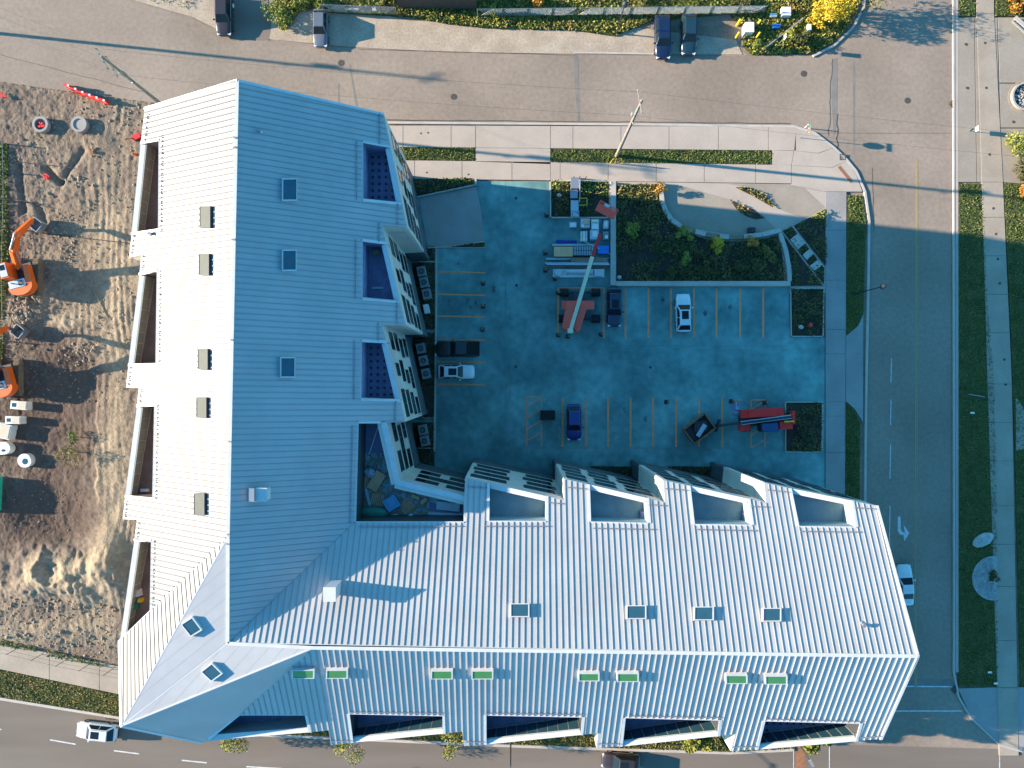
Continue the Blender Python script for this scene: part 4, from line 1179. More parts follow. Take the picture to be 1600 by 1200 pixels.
bed('planting_bed', 'dark sunken bed tucked in the third notch of the courtyard front', [(1042, 728), (1115, 729), (1117, 760), (1085, 760)], 50, 0.5, l_bush)
for v0, v1, l in ((386, 408, 'tiny dark bed under the building end beside the ramp'), (411, 515, 'dark strip bed with condensers beside the upper bays'), (520, 655, 'dark strip bed with condensers beside the parked black pickup'), (660, 735, 'dark strip bed with condensers in the inner corner of the court')):
    bed('planting_bed', l, [(645, v0), (679, v0), (679, v1), (645, v1)], 25, 0.25, l_bush)
# fixings in the small bed corners
def quadthing(name, label, cat, poly, z0, z1, mat, group=None):
    pts = [P2(*p) for p in poly]
    cx = sum(p[0] for p in pts) / len(pts); cy = sum(p[1] for p in pts) / len(pts)
    b = B(); b.prism([(p[0] - cx, p[1] - cy) for p in pts], 0, z1 - z0)
    o = b.build(name, mat); o.location = (cx, cy, z0)
    return tag(o, label, cat, group)
for poly, l in (([(1233.5, 374.6), (1244.9, 365.9), (1257.1, 380.8), (1244.9, 390.4)], 'uppermost and longest slab of the stepping slab path'), ([(1252.8, 399.1), (1263.3, 389.5), (1270.3, 396.5), (1258.9, 407)], 'middle slab of the stepping slab path'), ([(1264.1, 415.8), (1275.5, 407), (1284.3, 414), (1271.1, 423.6)], 'lowest slab of the stepping slab path')):
    quadthing('stepping_slab', l, 'paving slab', poly, 0.1, 0.32, m_kerb, 'stepping slabs in the triangular bed')
def rail(name, pts, w, h, mat, label, cat, z0=0.1):
    P3 = [Vector(P(*p)) for p in pts]
    c = sum(P3, Vector()) / len(P3)
    t = thing(name, label, cat, (c.x, c.y, z0))
    for a, e in zip(P3[:-1], P3[1:]):
        d = (e - a).normalized(); q = Vector((-d.y, d.x, 0)) * w / 2
        b = B(); b.prism([(p.x - c.x, p.y - c.y) for p in (a - q, e - q, e + q, a + q)], 0, h); b.build('wall_block', mat, t)
    return t
rail('edging_strip', [(1220, 361), (1253, 404), (1286, 447)], 0.10, 0.16, m_conc, 'pale metal edging along the lower left of the stepping slab path', 'edging')
rail('edging_strip', [(1237, 354), (1262, 386), (1287, 419)], 0.10, 0.16, m_conc, 'pale metal edging along the upper right of the stepping slab path', 'edging')
rail('garden_wall', [(957, 285), (957, 340), (957, 400), (957, 447)], 0.62, 0.55, m_kerb, 'pale concrete wall between the stacked materials and the garden bed', 'wall')
rail('garden_wall', [(961.5, 444), (1050, 444), (1140, 444), (1232, 444)], 0.55, 0.55, m_kerb, 'long pale concrete wall between the garden bed and the upper parking row', 'wall')
rail('garden_wall', [(1216, 366), (1225, 392), (1230, 420), (1231, 440)], 0.5, 0.5, m_kerb, 'curving pale concrete wall at the right end of the garden bed', 'wall')
rail('bed_kerb', [(1233, 449), (1288, 449.5)], 0.14, 0.14, m_kerb, 'thin kerb between the triangular bed and the square bed', 'kerb')
# curved seat wall with timber seats
t = thing('seat_wall', 'curved concrete seat wall with timber seats around the plaza', 'seat wall', (*P2(1110, 350), 0.1))
tl = Vector(t.location)
arc = [(1034, 287), (1031.5, 300), (1033, 316), (1039, 332), (1048, 345), (1063, 355.5), (1084, 363), (1101, 367.5), (1122, 371), (1137, 372), (1160, 371), (1188, 368), (1218, 361)]
kinds = ['c', 'c', 'c', 'c', 'c', 'w', 'c', 'w', 'c', 'w', 'c', 'c']
for (a, c, k) in zip(arc[:-1], arc[1:], kinds):
    a = Vector(P(*a)); c = Vector(P(*c)); d = (c - a).normalized(); q = Vector((-d.y, d.x, 0)) * 0.26
    e = 0.02
    b = B(); b.prism([(p.x - tl.x, p.y - tl.y) for p in (a - q + d * e, c - q - d * e, c + q - d * e, a + q + d * e)], 0, 0.5 if k == 'c' else 0.40)
    if k == 'c': b.build('wall_block', m_kerb, t)
    else:
        s = b.build('timber_seat', m_wood, t)
        for j in range(5):
            w = -0.22 + j * 0.11
            o = q.normalized() * w
            p0 = a + o + d * 0.04 - tl; p1 = c + o - d * 0.04 - tl
            sl = B(); sl.beam((p0.x, p0.y, 0.425), (p1.x, p1.y, 0.425), 0.085, 0.045); sl.build('seat_slat', m_wood, s)
# ramp slab with kerbs
sheet('ramp_slab', [(655, 311), (744, 292), (752, 330), (757, 379), (682, 387), (668, 384)], 0.16, m_conc2, thick=0.15)
rail('ramp_kerb', [(652, 309), (743, 290)], 0.10, 0.35, m_kerb, 'thin pale kerb along the top of the ramp slab', 'kerb')
rail('ramp_kerb', [(743.5, 280), (743.5, 290)], 0.2, 0.5, m_kerb, 'short upright end wall at the top corner of the ramp', 'kerb')
rail('ramp_kerb', [(668, 388), (700, 386), (757, 378)], 0.12, 0.25, m_kerb, 'thin pale kerb along the bottom of the ramp slab', 'kerb')
rail('court_kerb', [(682, 388), (682, 470), (681, 560), (680, 640), (679, 705)], 0.22, 0.14, m_kerb, 'long kerb between the left parking bays and the building strip', 'kerb')
rail('court_kerb', [(684, 387.5), (757, 387.5)], 0.12, 0.12, m_kerb, 'short kerb above the first left parking bay', 'kerb')
rail('bed_kerb', [(654, 409), (680, 409)], 0.10, 0.12, m_kerb, 'uppermost crosswise kerb in the strip beside the building', 'kerb')
rail('bed_kerb', [(650, 653), (680, 653)], 0.10, 0.12, m_kerb, 'crosswise kerb above the inner corner condensers', 'kerb')
rail('bed_kerb', [(650, 700), (679, 700)], 0.10, 0.12, m_kerb, 'crosswise kerb below the inner corner condensers', 'kerb')

# condensers
def make_condenser(label, loc, rz=0.0):
    t = thing('condenser', label, 'air conditioner', loc, rz, 'condensers along the building')
    b = B(); b.box((0, 0, 0.48), (1.15, 0.95, 0.9)); b.build('casing', m_steelgrey, t)
    b = B(); b.ring((0, 0), 0.0, 0.36, 0.93, 0.94, 20); b.build('fan_opening', m_black, t)
    b = B(); b.ring((0, 0), 0.34, 0.39, 0.93, 0.965, 20)
    for r_ in (0.12, 0.23): b.ring((0, 0), r_, r_ + 0.02, 0.945, 0.96, 16)
    for i in range(6):
        a = math.pi * i / 6; b.beam((-0.36 * math.cos(a), -0.36 * math.sin(a), 0.955), (0.36 * math.cos(a), 0.36 * math.sin(a), 0.955), 0.02, 0.02)
    b.build('fan_grille', m_steelgrey, t)
    b = B(); b.box((0, 0, 0.02), (1.2, 1.0, 0.06)); b.build('pad', m_conc2, t)
    return t
m_steelgrey = MFLAT('grey_casing', (0.22, 0.23, 0.22), rough=0.5)
cd = [(660, 426, 'uppermost condenser beside the first left parking bay'), (664, 443, 'second condenser from the top in the strip beside the building'), (668, 461, 'third condenser from the top, just above the white box'), (659, 545, 'condenser level with the black pickup'), (663, 564, 'condenser level with the gap between pickup and white SUV'), (667, 584, 'condenser just below the white SUV row'), (662, 671, 'upper of two condensers in the inner corner of the court'), (665, 688, 'lower of two condensers in the inner corner of the court')]
c0 = None
for u, v, l in cd:
    if c0 is None: c0 = make_condenser(l, (*P2(u, v), 0.15), R(-78))
    else: dup(c0, (*P2(u, v), 0.15), R(-78), l)
b = B(); b.box((0, 0, 0.5), (0.55, 1.0, 1.0)); b.box((0, 0, 1.02), (0.6, 1.05, 0.06)); o = b.build('utility_cabinet', m_whitep); o.location = (*P2(668, 484), 0.1); o.rotation_euler.z = R(12); tag(o, 'pale utility cabinet below the third condenser', 'cabinet')

# ------------------------------------------------------------------ vehicles
PAINT = {}
def paint(name, c):
    if name not in PAINT: PAINT[name] = MFLAT(name, c, rough=0.28, spec=0.5, coat=0.6, fine=0.02)
    return PAINT[name]
m_lens = MFLAT('headlamp_lens', (0.6, 0.6, 0.62), rough=0.1)
m_tail = MFLAT('tail_lamp_red', (0.35, 0.01, 0.01), rough=0.2)
m_rim = MFLAT('alloy_rim', (0.35, 0.35, 0.36), rough=0.3, metal=0.8)
m_carglass = MFLAT('car_glass', (0.012, 0.02, 0.025), rough=0.2, spec=0.2)
def car(label, u, v, heading, pt, kind='suv', L=4.7, W=1.86, H=1.66, sunroof=True, name='parked_car', rails=False, cat='car', z=0.1, group=None, roofmat=None):
    """heading: degrees, 0 = east, 90 = north"""
    x, y, _ = P(u, v, 0.9)
    t = thing(name, label, cat, (x, y, z), R(heading), group)
    hl, w = L / 2, W / 2
    hz = 1.0 if kind != 'sedan' else 0.92
    if kind == 'pickup':
        st = [(hl, .70, .70), (hl - .12, .86, .82), (hl - .5, .95, .98), (hl - 1.5, .97, 1.08), (0.6, .97, 1.10), (-hl + .1, .97, 1.10), (-hl, .94, 1.06)]
    elif kind == 'sedan':
        st = [(hl, .62, .60), (hl - .14, .84, .70), (hl - .5, .94, .80), (hl - 1.35, .97, .93), (0, .98, .97), (-hl + 1.0, .97, .98), (-hl + .25, .90, .96), (-hl + .05, .82, .9), (-hl, .75, .7)]
    else:
        st = [(hl, .64, .66), (hl - .14, .84, .78), (hl - .5, .94, .92), (hl - 1.2, .97, 1.03), (0, .98, 1.06), (-hl + .7, .97, 1.06), (-hl + .18, .92, 1.05), (-hl, .84, .95)]
    vs = []; fs = []
    for (sx, sw, zt) in st:
        k = sw * w
        prof = [(-k * .90, .30), (-k, .45), (-k * 1.0, zt * .68), (-k * .95, zt - .07), (-k * .84, zt - .01), (-k * .4, zt + .025), (k * .4, zt + .025), (k * .84, zt - .01), (k * .95, zt - .07), (k, zt * .68), (k, .45), (k * .90, .30)]
        vs += [(sx, py, pz) for py, pz in prof]
    n = 12
    for i in range(len(st) - 1):
        for j in range(n):
            a = i * n + j; b_ = i * n + (j + 1) % n
            fs.append((a, b_, b_ + n, a + n))
    fs.append(tuple(range(n - 1, -1, -1))); fs.append(tuple(range((len(st) - 1) * n, len(st) * n)))
    B().add(vs, fs).build('body', pt, t, smooth=True)
    if kind == 'pickup':
        g = (0.75, 0.10, -1.15, -1.28, 1.09, 1.85)
    elif kind == 'sedan':
        g = (hl - 1.42, hl - 2.15, -hl + 1.55, -hl + .75, .95, 1.44)
    elif kind == 'hatch':
        g = (hl - 1.15, hl - 1.8, -hl + .75, -hl + .2, 1.03, 1.55)
    else:
        g = (hl - 1.30, hl - 1.95, -hl + .75, -hl + .22, 1.04, H)
    xb, xt, yt, yb, z0, z1 = g
    wb, wt = w * .90, w * .70
    bot = [(xb, wb * .96), (xb - .15, wb), (yb + .15, wb), (yb, wb * .94)]
    top = [(xt, wt * .94), (xt - .12, wt), (yt + .12, wt), (yt, wt * .94)]
    def full(pp, z): return [(a, b2, z) for a, b2 in pp] + [(a, -b2, z) for a, b2 in reversed(pp)]
    vs = full(bot, z0) + full(top, z1 - .03) + [(a * .96 + (xt + yt) / 2 * .04, b2 * .86, z1) for a, b2, _ in full(top, 0)]
    fs = []
    for i in range(8):
        j = (i + 1) % 8
        fs += [(j, i, 8 + i, 8 + j), (8 + j, 8 + i, 16 + i, 16 + j)]
    fs.append(tuple(reversed(range(16, 24))))
    B().add(vs, fs).build('roof_shell', roofmat or pt, t)
    def pane(nm, c4, inset=0.06, off=0.012):
        c4 = [Vector(p) for p in c4]
        nn = (c4[1] - c4[0]).cross(c4[3] - c4[0]).normalized()
        cc = sum(c4, Vector()) / 4
        if nn.dot(cc - Vector(((xb + yb) / 2, 0, 1.0))) < 0: nn = -nn
        q = [p + (cc - p).normalized() * inset + nn * off for p in c4]
        q2 = [p - nn * 0.02 for p in q]
        b = B(); b.add(q + q2, [(0, 1, 2, 3), (7, 6, 5, 4), (0, 4, 5, 1), (1, 5, 6, 2), (2, 6, 7, 3), (3, 7, 4, 0)]); b.build(nm, m_carglass, t)
    zt = z1 - .03
    pane('windshield', [(xb, wb * .96, z0), (xt, wt * .94, zt), (xt, -wt * .94, zt), (xb, -wb * .96, z0)])
    pane('rear_window', [(yb, wb * .94, z0), (yt, wt * .94, zt), (yt, -wt * .94, zt), (yb, -wb * .94, z0)])
    mid = (xt + yt) / 2; midb = (xb + yb) / 2
    for s in (1, -1):
        pane('side_window', [(xb - .18, s * wb, z0), (xt - .14, s * wt, zt), (mid, s * wt, zt), (midb, s * wb, z0)], 0.05)
        pane('side_window', [(midb, s * wb, z0), (mid, s * wt, zt), (yt + .14, s * wt, zt), (yb + .18, s * wb, z0)], 0.05)
        b = B(); b.box((xb - .35, s * (w + .08), z0 + .02), (.16, .20, .13)); b.build('wing_mirror', pt, t)
        b = B(); b.box((hl - .16, s * w * .66, st[1][2] - .06), (.26, .34, .12), R(-s * 22)); b.build('headlight', m_lens, t)
        b = B(); b.box((-hl + .06, s * w * .72, st[-1][2] - .1), (.14, .30, .16)); b.build('tail_light', m_tail, t)
        for xx in (hl - .95, -hl + .95):
            b = B(); b.cyl((xx, s * (w - .22), .34), (xx, s * (w - .01), .34), .34, n=16); wh = b.build('wheel', m_black, t)
            b = B(); b.cyl((xx, s * (w - .03), .34), (xx, s * (w + .003), .34), .21, n=12); b.build('rim', m_rim, wh)
    if sunroof and kind != 'pickup':
        b = B(); b.box(((xt + mid) / 2 - 0.15, 0, z1 + .006), (.95, wt * 1.25, .014)); b.build('sunroof', m_carglass, t)
    if rails:
        for s in (1, -1):
            b = B(); b.beam((xt - .2, s * wt * .92, z1 + .04), (yt + .2, s * wt * .92, z1 + .04), .04, .04); b.build('roof_rail', m_steel, t)
    if kind == 'pickup':
        b = B(); b.box((-1.95, 0, 1.135), (1.25, 1.5, .02)); b.build('load_bed', m_black, t)
        b = B()
        b.box((-1.95, .80, 1.17), (1.35, .10, .07)); b.box((-1.95, -.80, 1.17), (1.35, .10, .07)); b.box((-2.62, 0, 1.17), (.08, 1.7, .07)); b.build('bed_rail', pt, t)
    else:
        b = B(); b.box((-hl + 0.02, 0, .45), (.1, W * .7, .16)); b.build('bumper', m_black, t)
    return t
p_white = paint('white_car_paint', (0.62, 0.62, 0.61)); p_black = paint('black_car_paint', (0.012, 0.012, 0.014)); p_dkblue = paint('dark_blue_car_paint', (0.008, 0.018, 0.05))
p_brown = paint('brown_black_car_paint', (0.035, 0.024, 0.02)); p_grey = paint('grey_car_paint', (0.12, 0.13, 0.15)); p_teal = paint('dark_teal_car_paint', (0.012, 0.035, 0.05)); p_navy = paint('navy_car_paint', (0.015, 0.025, 0.055)); p_blue = paint('blue_car_paint', (0.008, 0.025, 0.17))
car('black pickup in the left bays, above the white SUV', 714, 545, 180, p_black, 'pickup', L=5.1, W=1.9)
car('white SUV with black roof glass in the left bays', 713, 581, 0, p_white, 'suv', L=4.2, W=1.75, H=1.6)
car('dark navy SUV parked beside the boom lift', 960, 480, -90, p_navy, 'suv', L=4.5, W=1.78)
car('white SUV parked alone in the upper parking row', 1068, 489, 91, p_white, 'suv', L=4.45, W=1.78)
car('bright blue hatchback in the lower parking row', 897, 660, -90, p_blue, 'hatch', L=4.15, W=1.75, sunroof=False)
car('white sedan on the shaded road, half hidden by the roof edge', 1416, 915, 93, p_white, 'sedan', L=4.7, W=1.8, sunroof=False, z=-0.02, name='moving_car')
car('white SUV driving on the lower street beside the roof tip', 150, 1144, 174, p_white, 'suv', L=4.7, W=1.9, z=-0.01, name='moving_car', rails=True)
car('black SUV at the bottom edge on the lower street', 970, 1191, 176, p_brown, 'suv', L=4.4, W=1.85, z=-0.01, name='moving_car')
car('brown black SUV half cut by the top edge of the picture', 349, 22, -90, p_brown, 'suv', L=4.7, W=1.9, sunroof=False, H=1.75, z=-0.01)
car('slate blue SUV parked alone on the gravel shoulder', 500, 43, -90, p_grey, 'suv', L=4.3, W=1.75, sunroof=False, z=-0.01)
car('left of the two dark cars parked side by side on the shoulder', 1036, 57, -89, p_dkblue, 'suv', L=4.95, W=1.92, sunroof=False, z=-0.01)
car('right of the two dark cars parked side by side on the shoulder', 1077, 53, -91, p_teal, 'suv', L=4.6, W=1.85, sunroof=False, z=-0.01)
# closed bin beside the hatched zone
t = thing('waste_bin', 'low dark waste bin beside the hatched zone near the blue car', 'bin', (*P2(855, 648), 0.1))
b = B(); b.box((0, 0, 0.55), (1.65, 1.05, 1.0), taper=1.04); b.build('bin_body', m_darkmetal, t)
b = B(); b.box((-0.42, 0, 1.09), (0.82, 1.12, 0.08)); b.box((0.43, 0, 1.09), (0.82, 1.12, 0.08)); b.build('bin_lid', m_black, t)
for sx in (-.6, .6):
    for sy in (-.4, .4):
        b = B(); b.cyl((sx - .04, sy, .09), (sx + .04, sy, .09), .09, n=8); b.build('wheel', m_black, t)

# ------------------------------------------------------------------ machines
def excavator(label, base, trk_rot, knee, stick_end, bucket, house_rot, z=0.05):
    """base etc. are world points; house_rot in degrees"""
    bx, by = base
    t = thing('excavator', label, 'excavator', (bx, by, z))
    def L(p): return (p[0] - bx, p[1] - by, p[2] - z)
    a = R(trk_rot); ca, sa = math.cos(a), math.sin(a)
    for s in (1, -1):
        b = B(); c = (-sa * s * 1.25, ca * s * 1.25)
        b.box((c[0], c[1], 0.45), (4.3, 0.62, 0.62), a); b.box((c[0], c[1], 0.45), (3.7, 0.64, 0.86), a)
        tr = b.build('crawler_track', m_mud, t)
        b = B()
        for k in range(20):
            d = -2.0 + k * 0.21; b.box((c[0] + ca * d, c[1] + sa * d, 0.90), (0.09, 0.62, 0.06), a)
        b.build('track_shoes', m_mud, tr, kind='stuff')
    b = B(); b.box((0, 0, 0.55), (1.9, 2.0, 0.5), a); b.cyl((0, 0, .75), (0, 0, 1.1), .75, n=16); b.build('undercarriage', m_mud, t)
    h = R(house_rot); ch, sh = math.cos(h), math.sin(h)
    def H(x, y, zz): return (ch * x - sh * y, sh * x + ch * y, zz)
    # house deck, counterweight (rounded back), engine hood, cab
    b = B(); b.prism([H(1.3, 1.35, 0)[:2], H(-1.6, 1.35, 0)[:2], H(-1.6, -1.35, 0)[:2], H(1.3, -1.35, 0)[:2]], 1.1, 1.35); b.build('deck', m_darkmetal, t)
    pts = [H(-1.2, -1.4, 0)[:2]] + [H(-1.3 - 1.05 * math.cos(q), 1.4 * math.sin(q), 0)[:2] for q in [R(-75 + 15 * i) for i in range(11)]] + [H(-1.2, 1.4, 0)[:2], H(-1.45, 0.7, 0)[:2], H(-1.45, -0.7, 0)[:2]]
    b = B(); b.prism(pts, 1.15, 2.15); b.build('counterweight', m_orange, t)
    b = B(); b.prism([H(0.9, -1.4, 0)[:2], H(-1.25, -1.4, 0)[:2], H(-1.25, -0.75, 0)[:2], H(0.9, -0.85, 0)[:2]], 1.35, 2.15); b.build('side_cover', m_orange, t)
    b = B(); b.prism([H(-0.55, 1.2, 0)[:2], H(-1.42, 1.2, 0)[:2], H(-1.42, -0.7, 0)[:2], H(-0.55, -0.7, 0)[:2]], 1.35, 2.2); b.build('engine_hood', m_palebl, t)
    b = B(); b.box(H(-1.0, -0.2, 2.23), (0.5, 0.5, 0.08), h); b.cyl(H(-0.9, 0.6, 2.2), H(-0.9, 0.6, 2.6), 0.07, n=8); b.build('exhaust', m_darkmetal, t)
    b = B(); q = [H(1.5, 1.38, 0)[:2], H(-0.25, 1.38, 0)[:2], H(-0.25, 0.45, 0)[:2], H(1.5, 0.45, 0)[:2]]; b.prism(q, 1.35, 2.9); cb_ = b.build('cab', m_orange, t)
    b = B(); b.box(H(0.65, 0.915, 2.93), (1.5, 0.8, 0.05), h); b.build('cab_roof', m_palebl, cb_)
    b = B(); b.box(H(0.95, 0.915, 2.965), (0.6, 0.55, 0.02), h); b.build('roof_hatch', m_carglass, cb_)
    b = B(); b.box(H(1.52, 0.915, 2.2), (0.03, 0.8, 1.2), h); b.box(H(0.65, 1.40, 2.3), (1.5, 0.03, 0.9), h); b.build('cab_glass', m_carglass, cb_)
    # boom: two straight runs, stick, bucket
    k = Vector(L(knee)); se = Vector(L(stick_end)); bk = Vector(L(bucket))
    foot = Vector(H(0.9, -0.1, 1.7)); mid = foot.lerp(k, 0.5) + Vector((0, 0, 0.7))
    b = B(); b.beam(foot, mid, 0.45, 0.65, w2=0.5, h2=0.75); b.beam(mid, k, 0.5, 0.75, w2=0.4, h2=0.5); b.build('boom', m_orange, t)
    b = B(); b.beam(k, se, 0.42, 0.75, w2=0.34, h2=0.4); b.blob(k, (0.42, 0.42, 0.42), 8, 5); b.build('stick', m_orange, t)
    b = B()
    side = (mid - foot).cross(Vector((0, 0, 1))).normalized() * 0.42
    for s in (1, -1): b.cyl(foot + side * s + Vector((0, 0, -0.2)), mid + side * s + Vector((0, 0, 0.1)), 0.09, n=8)
    b.cyl(mid + Vector((0, 0, .5)), k + Vector((0, 0, .45)), 0.1, n=8)
    b.build('hydraulic_cylinder', m_steel, t)
    d = (bk - se); d.z = 0; d.normalize(); q = Vector((-d.y, d.x, 0))
    b = B()
    z0, z1 = bk.z - 0.5, bk.z + 0.45
    for s in (1, -1):
        p = bk + q * s * 0.62
        b.box((p.x, p.y, (z0 + z1) / 2), (1.25, 0.06, z1 - z0), math.atan2(d.y, d.x))
    b.box((bk.x + d.x * .6, bk.y + d.y * .6, (z0 + z1) / 2), (0.06, 1.3, z1 - z0), math.atan2(d.y, d.x)); b.box((bk.x - d.x * .6, bk.y - d.y * .6, (z0 + z1) / 2), (0.06, 1.3, z1 - z0), math.atan2(d.y, d.x))
    b.box((bk.x, bk.y, z0 + .03), (1.2, 1.25, 0.06), math.atan2(d.y, d.x))
    for i in range(5): e = bk + d * .68 + q * (-.5 + i * .25); b.box((e.x, e.y, z0 + .05), (.2, .07, .06), math.atan2(d.y, d.x))
    b.build('bucket', m_steel, t)
    b = B(); b.beam(se, bk + Vector((0, 0, .5)), 0.25, 0.25); b.build('bucket_link', m_darkmetal, t)
    return t
excavator('orange excavator nearest the top of the site, boom folded over its bucket', P2(47, 434), 90, P(27, 367, 5.0), P(50, 343, 2.2), P(59, 352, 0.8), 105)
excavator('orange excavator at the left edge below the other machine, tracks showing', P2(17, 590), 90, P(-14, 524, 4.5), P(12, 512, 2.2), P(31, 518, 0.8), 105)
# boom lift
bx, by = P2(903, 480)
t = thing('boom_lift', 'red boom lift with cream telescopic boom reaching over the stacked materials', 'boom lift', (bx, by, 0.1))
def L(p): return Vector((p[0] - bx, p[1] - by, p[2] - 0.1))
for u, v in ((881, 458), (930, 458), (879, 499), (930, 499)):
    p = L(P(u, v, 0)); b = B(); b.cyl((p.x - .48, p.y, .48), (p.x + .48, p.y, .48), .48, n=18); wh = b.build('wheel', m_black, t)
    b = B(); b.cyl((p.x - .5, p.y, .48), (p.x + .5, p.y, .48), .22, n=10); b.build('rim', m_steel, wh)
b = B(); b.box((*L(P(905, 478, 0)).xy, .75), (1.5, 3.1, .45)); b.beam((*L(P(881, 458)).xy, .5), (*L(P(930, 458)).xy, .5), .25, .25); b.beam((*L(P(879, 499)).xy, .5), (*L(P(930, 499)).xy, .5), .25, .25); b.build('chassis', m_darkmetal, t)
b = B(); c = L(P(903, 477, 1.2)); b.box((c.x, c.y, 1.1), (3.7, 1.0, .5)); b.build('cross_deck', m_liftred, t)
for a, e, w in (((892, 472), (884, 514), 0.95), ((913, 477), (901, 515), 0.75)):
    p = L(P(*a, 1.8)); q = L(P(*e, 1.8)); b = B(); b.beam((p.x, p.y, 1.65), (q.x, q.y, 1.65), w, .75); b.blob((q.x, q.y, 1.65), (w / 2, .35, .37), 10, 5); b.build('engine_cover', m_liftred, t)
p = L(P(891, 517, 2.6)); q = L(P(925.5, 401, 4.4)); b = B(); b.beam(p, q, .42, .5); b.box((p.x, p.y, p.z), (.6, .5, .6)); b.build('main_boom', m_cream, t)
b = B(); dd = (q - p).normalized(); sd = dd.cross(Vector((0, 0, 1))).normalized() * .235; b.beam(p + sd, q + sd, .05, .44); b.build('boom_side_stripe', m_darkmetal, t)
p2 = L(P(938, 364, 5.0)); b = B(); b.beam(q - dd * .3, p2, .34, .38); b.build('inner_boom', m_signred, t)
p3 = L(P(942, 343, 4.6)); b = B(); b.beam(p2, p3, .2, .26); b.build('jib', m_darkmetal, t)
c = L(P(947, 330, 4.3)); a = R(-28)
bk = B(); bk.box((c.x, c.y, c.z), (2.2, .95, .05), a); bo = bk.build('basket_floor', m_liftred, t)
b = B(); ca, sa = math.cos(a), math.sin(a)
def W(x, y, z): return (c.x + ca * x - sa * y, c.y + sa * x + ca * y, c.z + z)
for z_ in (.5, 1.05):
    for e in (((-1.1, -.47), (1.1, -.47)), ((1.1, -.47), (1.1, .47)), ((1.1, .47), (-1.1, .47)), ((-1.1, .47), (-1.1, -.47))): b.beam(W(*e[0], z_), W(*e[1], z_), .07, .07)
for x_ in (-1.1, -.37, .37, 1.1):
    for y_ in (-.47, .47): b.beam(W(x_, y_, 0), W(x_, y_, 1.05), .05, .05)
b.build('basket_rail', m_liftred, t)
b = B(); b.box(W(-.2, .3, .95), (.6, .3, .3), a); b.build('control_box', m_palebl, t)
# telehandler
bx, by = P2(1186, 655)
t = thing('telehandler', 'red telehandler holding a debris skip in the lower parking row', 'telehandler', (bx, by, 0.1), R(3))
for sx in (-1.9, 2.1):
    for sy in (-1.0, 1.0):
        b = B(); b.cyl((sx, sy - .22, .62), (sx, sy + .22, .62), .62, n=18); wh = b.build('wheel', m_black, t); b = B(); b.cyl((sx, sy - .24, .62), (sx, sy + .24, .62), .3, n=10); b.build('rim', m_steel, wh)
b = B(); b.box((0, 0, .95), (5.4, 1.3, .5)); b.build('chassis', m_darkmetal, t)
b = B(); b.box((-.2, .82, 1.45), (4.9, .95, .65)); b.box((-.2, .82, 1.85), (3.2, .8, .2)); b.build('engine_cover', m_red, t)
b = B(); b.box((2.45, -.75, 1.4), (1.5, .9, .6)); b.build('rear_cover', m_red, t)
b = B(); b.box((-2.2, -.75, 1.15), (1.3, .8, .35)); b.build('front_mudguard', m_red, t)
b = B(); b.box((.3, -.82, 1.75), (1.9, .95, 1.5)); cbn = b.build('cab', m_darkmetal, t)
b = B(); b.box((.3, -.82, 2.53), (1.8, .85, .06)); b.build('cab_roof', MFLAT('navy_cab_roof', (0.02, 0.06, 0.16), rough=.3), cbn)
b = B(); b.box((-.67, -.82, 1.95), (.04, .8, .9)); b.build('windscreen', m_carglass, cbn)
b = B(); b.beam((2.9, .25, 2.0), (-2.7, -.2, 1.75), .42, .5); b.build('boom', m_palebl, t)
b = B(); b.beam((2.9, .25, 2.27), (-2.7, -.2, 2.02), .26, .04); b.build('boom_top_plate', m_darkmetal, t)
b = B(); b.box((3.3, .1, 1.5), (.35, 1.5, .7)); b.build('counterweight', m_red, t)
b = B(); b.box((2.7, -.3, 1.95), (1.1, .18, .12)); b.build('beacon_bar', m_yellowp, t)
b = B(); b.beam((-2.7, -.2, 1.7), (-5.0, -.45, .8), .3, .35, w2=.25, h2=.3); b.build('boom_nose', m_darkmetal, t)
b = B(); b.box((-5.15, -.45, .8), (.15, 1.5, .8), R(-20)); b.box((-6.0, -.3, .45), (1.7, .14, .08), R(-8)); b.box((-6.0, -.9, .45), (1.7, .14, .08), R(-8)); b.build('fork_carriage', m_darkmetal, t)
# skip on the forks
a = R(37)
t = thing('debris_skip', 'open rusty skip of dark debris held tilted off-square by the telehandler', 'skip', (*P2(1088, 669), 0.55), a)
b = B(); b.box((0, 0, 0.05), (3.0, 2.1, .08)); b.build('skip_floor', m_darkmetal, t)
for c_, d_ in (((0, 1.05, .45), (3.1, .07, .85)), ((0, -1.05, .45), (3.1, .07, .85)), ((1.52, 0, .45), (.07, 2.1, .85)), ((-1.52, 0, .45), (.07, 2.1, .85))):
    b = B(); b.box(c_, d_); b.box((c_[0], c_[1], .90), (d_[0] + .06, d_[1] + .06, .08)); b.build('skip_side', m_rust, t)
quadd = [('crumpled sheet of clear plastic in the debris skip', (0.1, -.3), (1.6, .5), m_palebl, 20), ('grey board lying in the debris skip', (.35, .1), (1.5, 1.2), m_darkmetal, -34)]
for l, c_, d_, m_, rz_ in quadd:
    x_, y_ = P2(1088, 669); wx = x_ + math.cos(a) * c_[0] - math.sin(a) * c_[1]; wy = y_ + math.sin(a) * c_[0] + math.cos(a) * c_[1]
    b = B(); b.box((0, 0, 0), (*d_, .08)); b.box((0.1, 0.05, .06), (d_[0] * .8, d_[1] * .5, .05), .2); o = b.build('waste_board' if m_ is m_darkmetal else 'plastic_sheet', m_); o.location = (wx, wy, 1.12 if m_ is m_darkmetal else 1.26); o.rotation_euler.z = a + R(rz_)
    tag(o, l, 'debris')

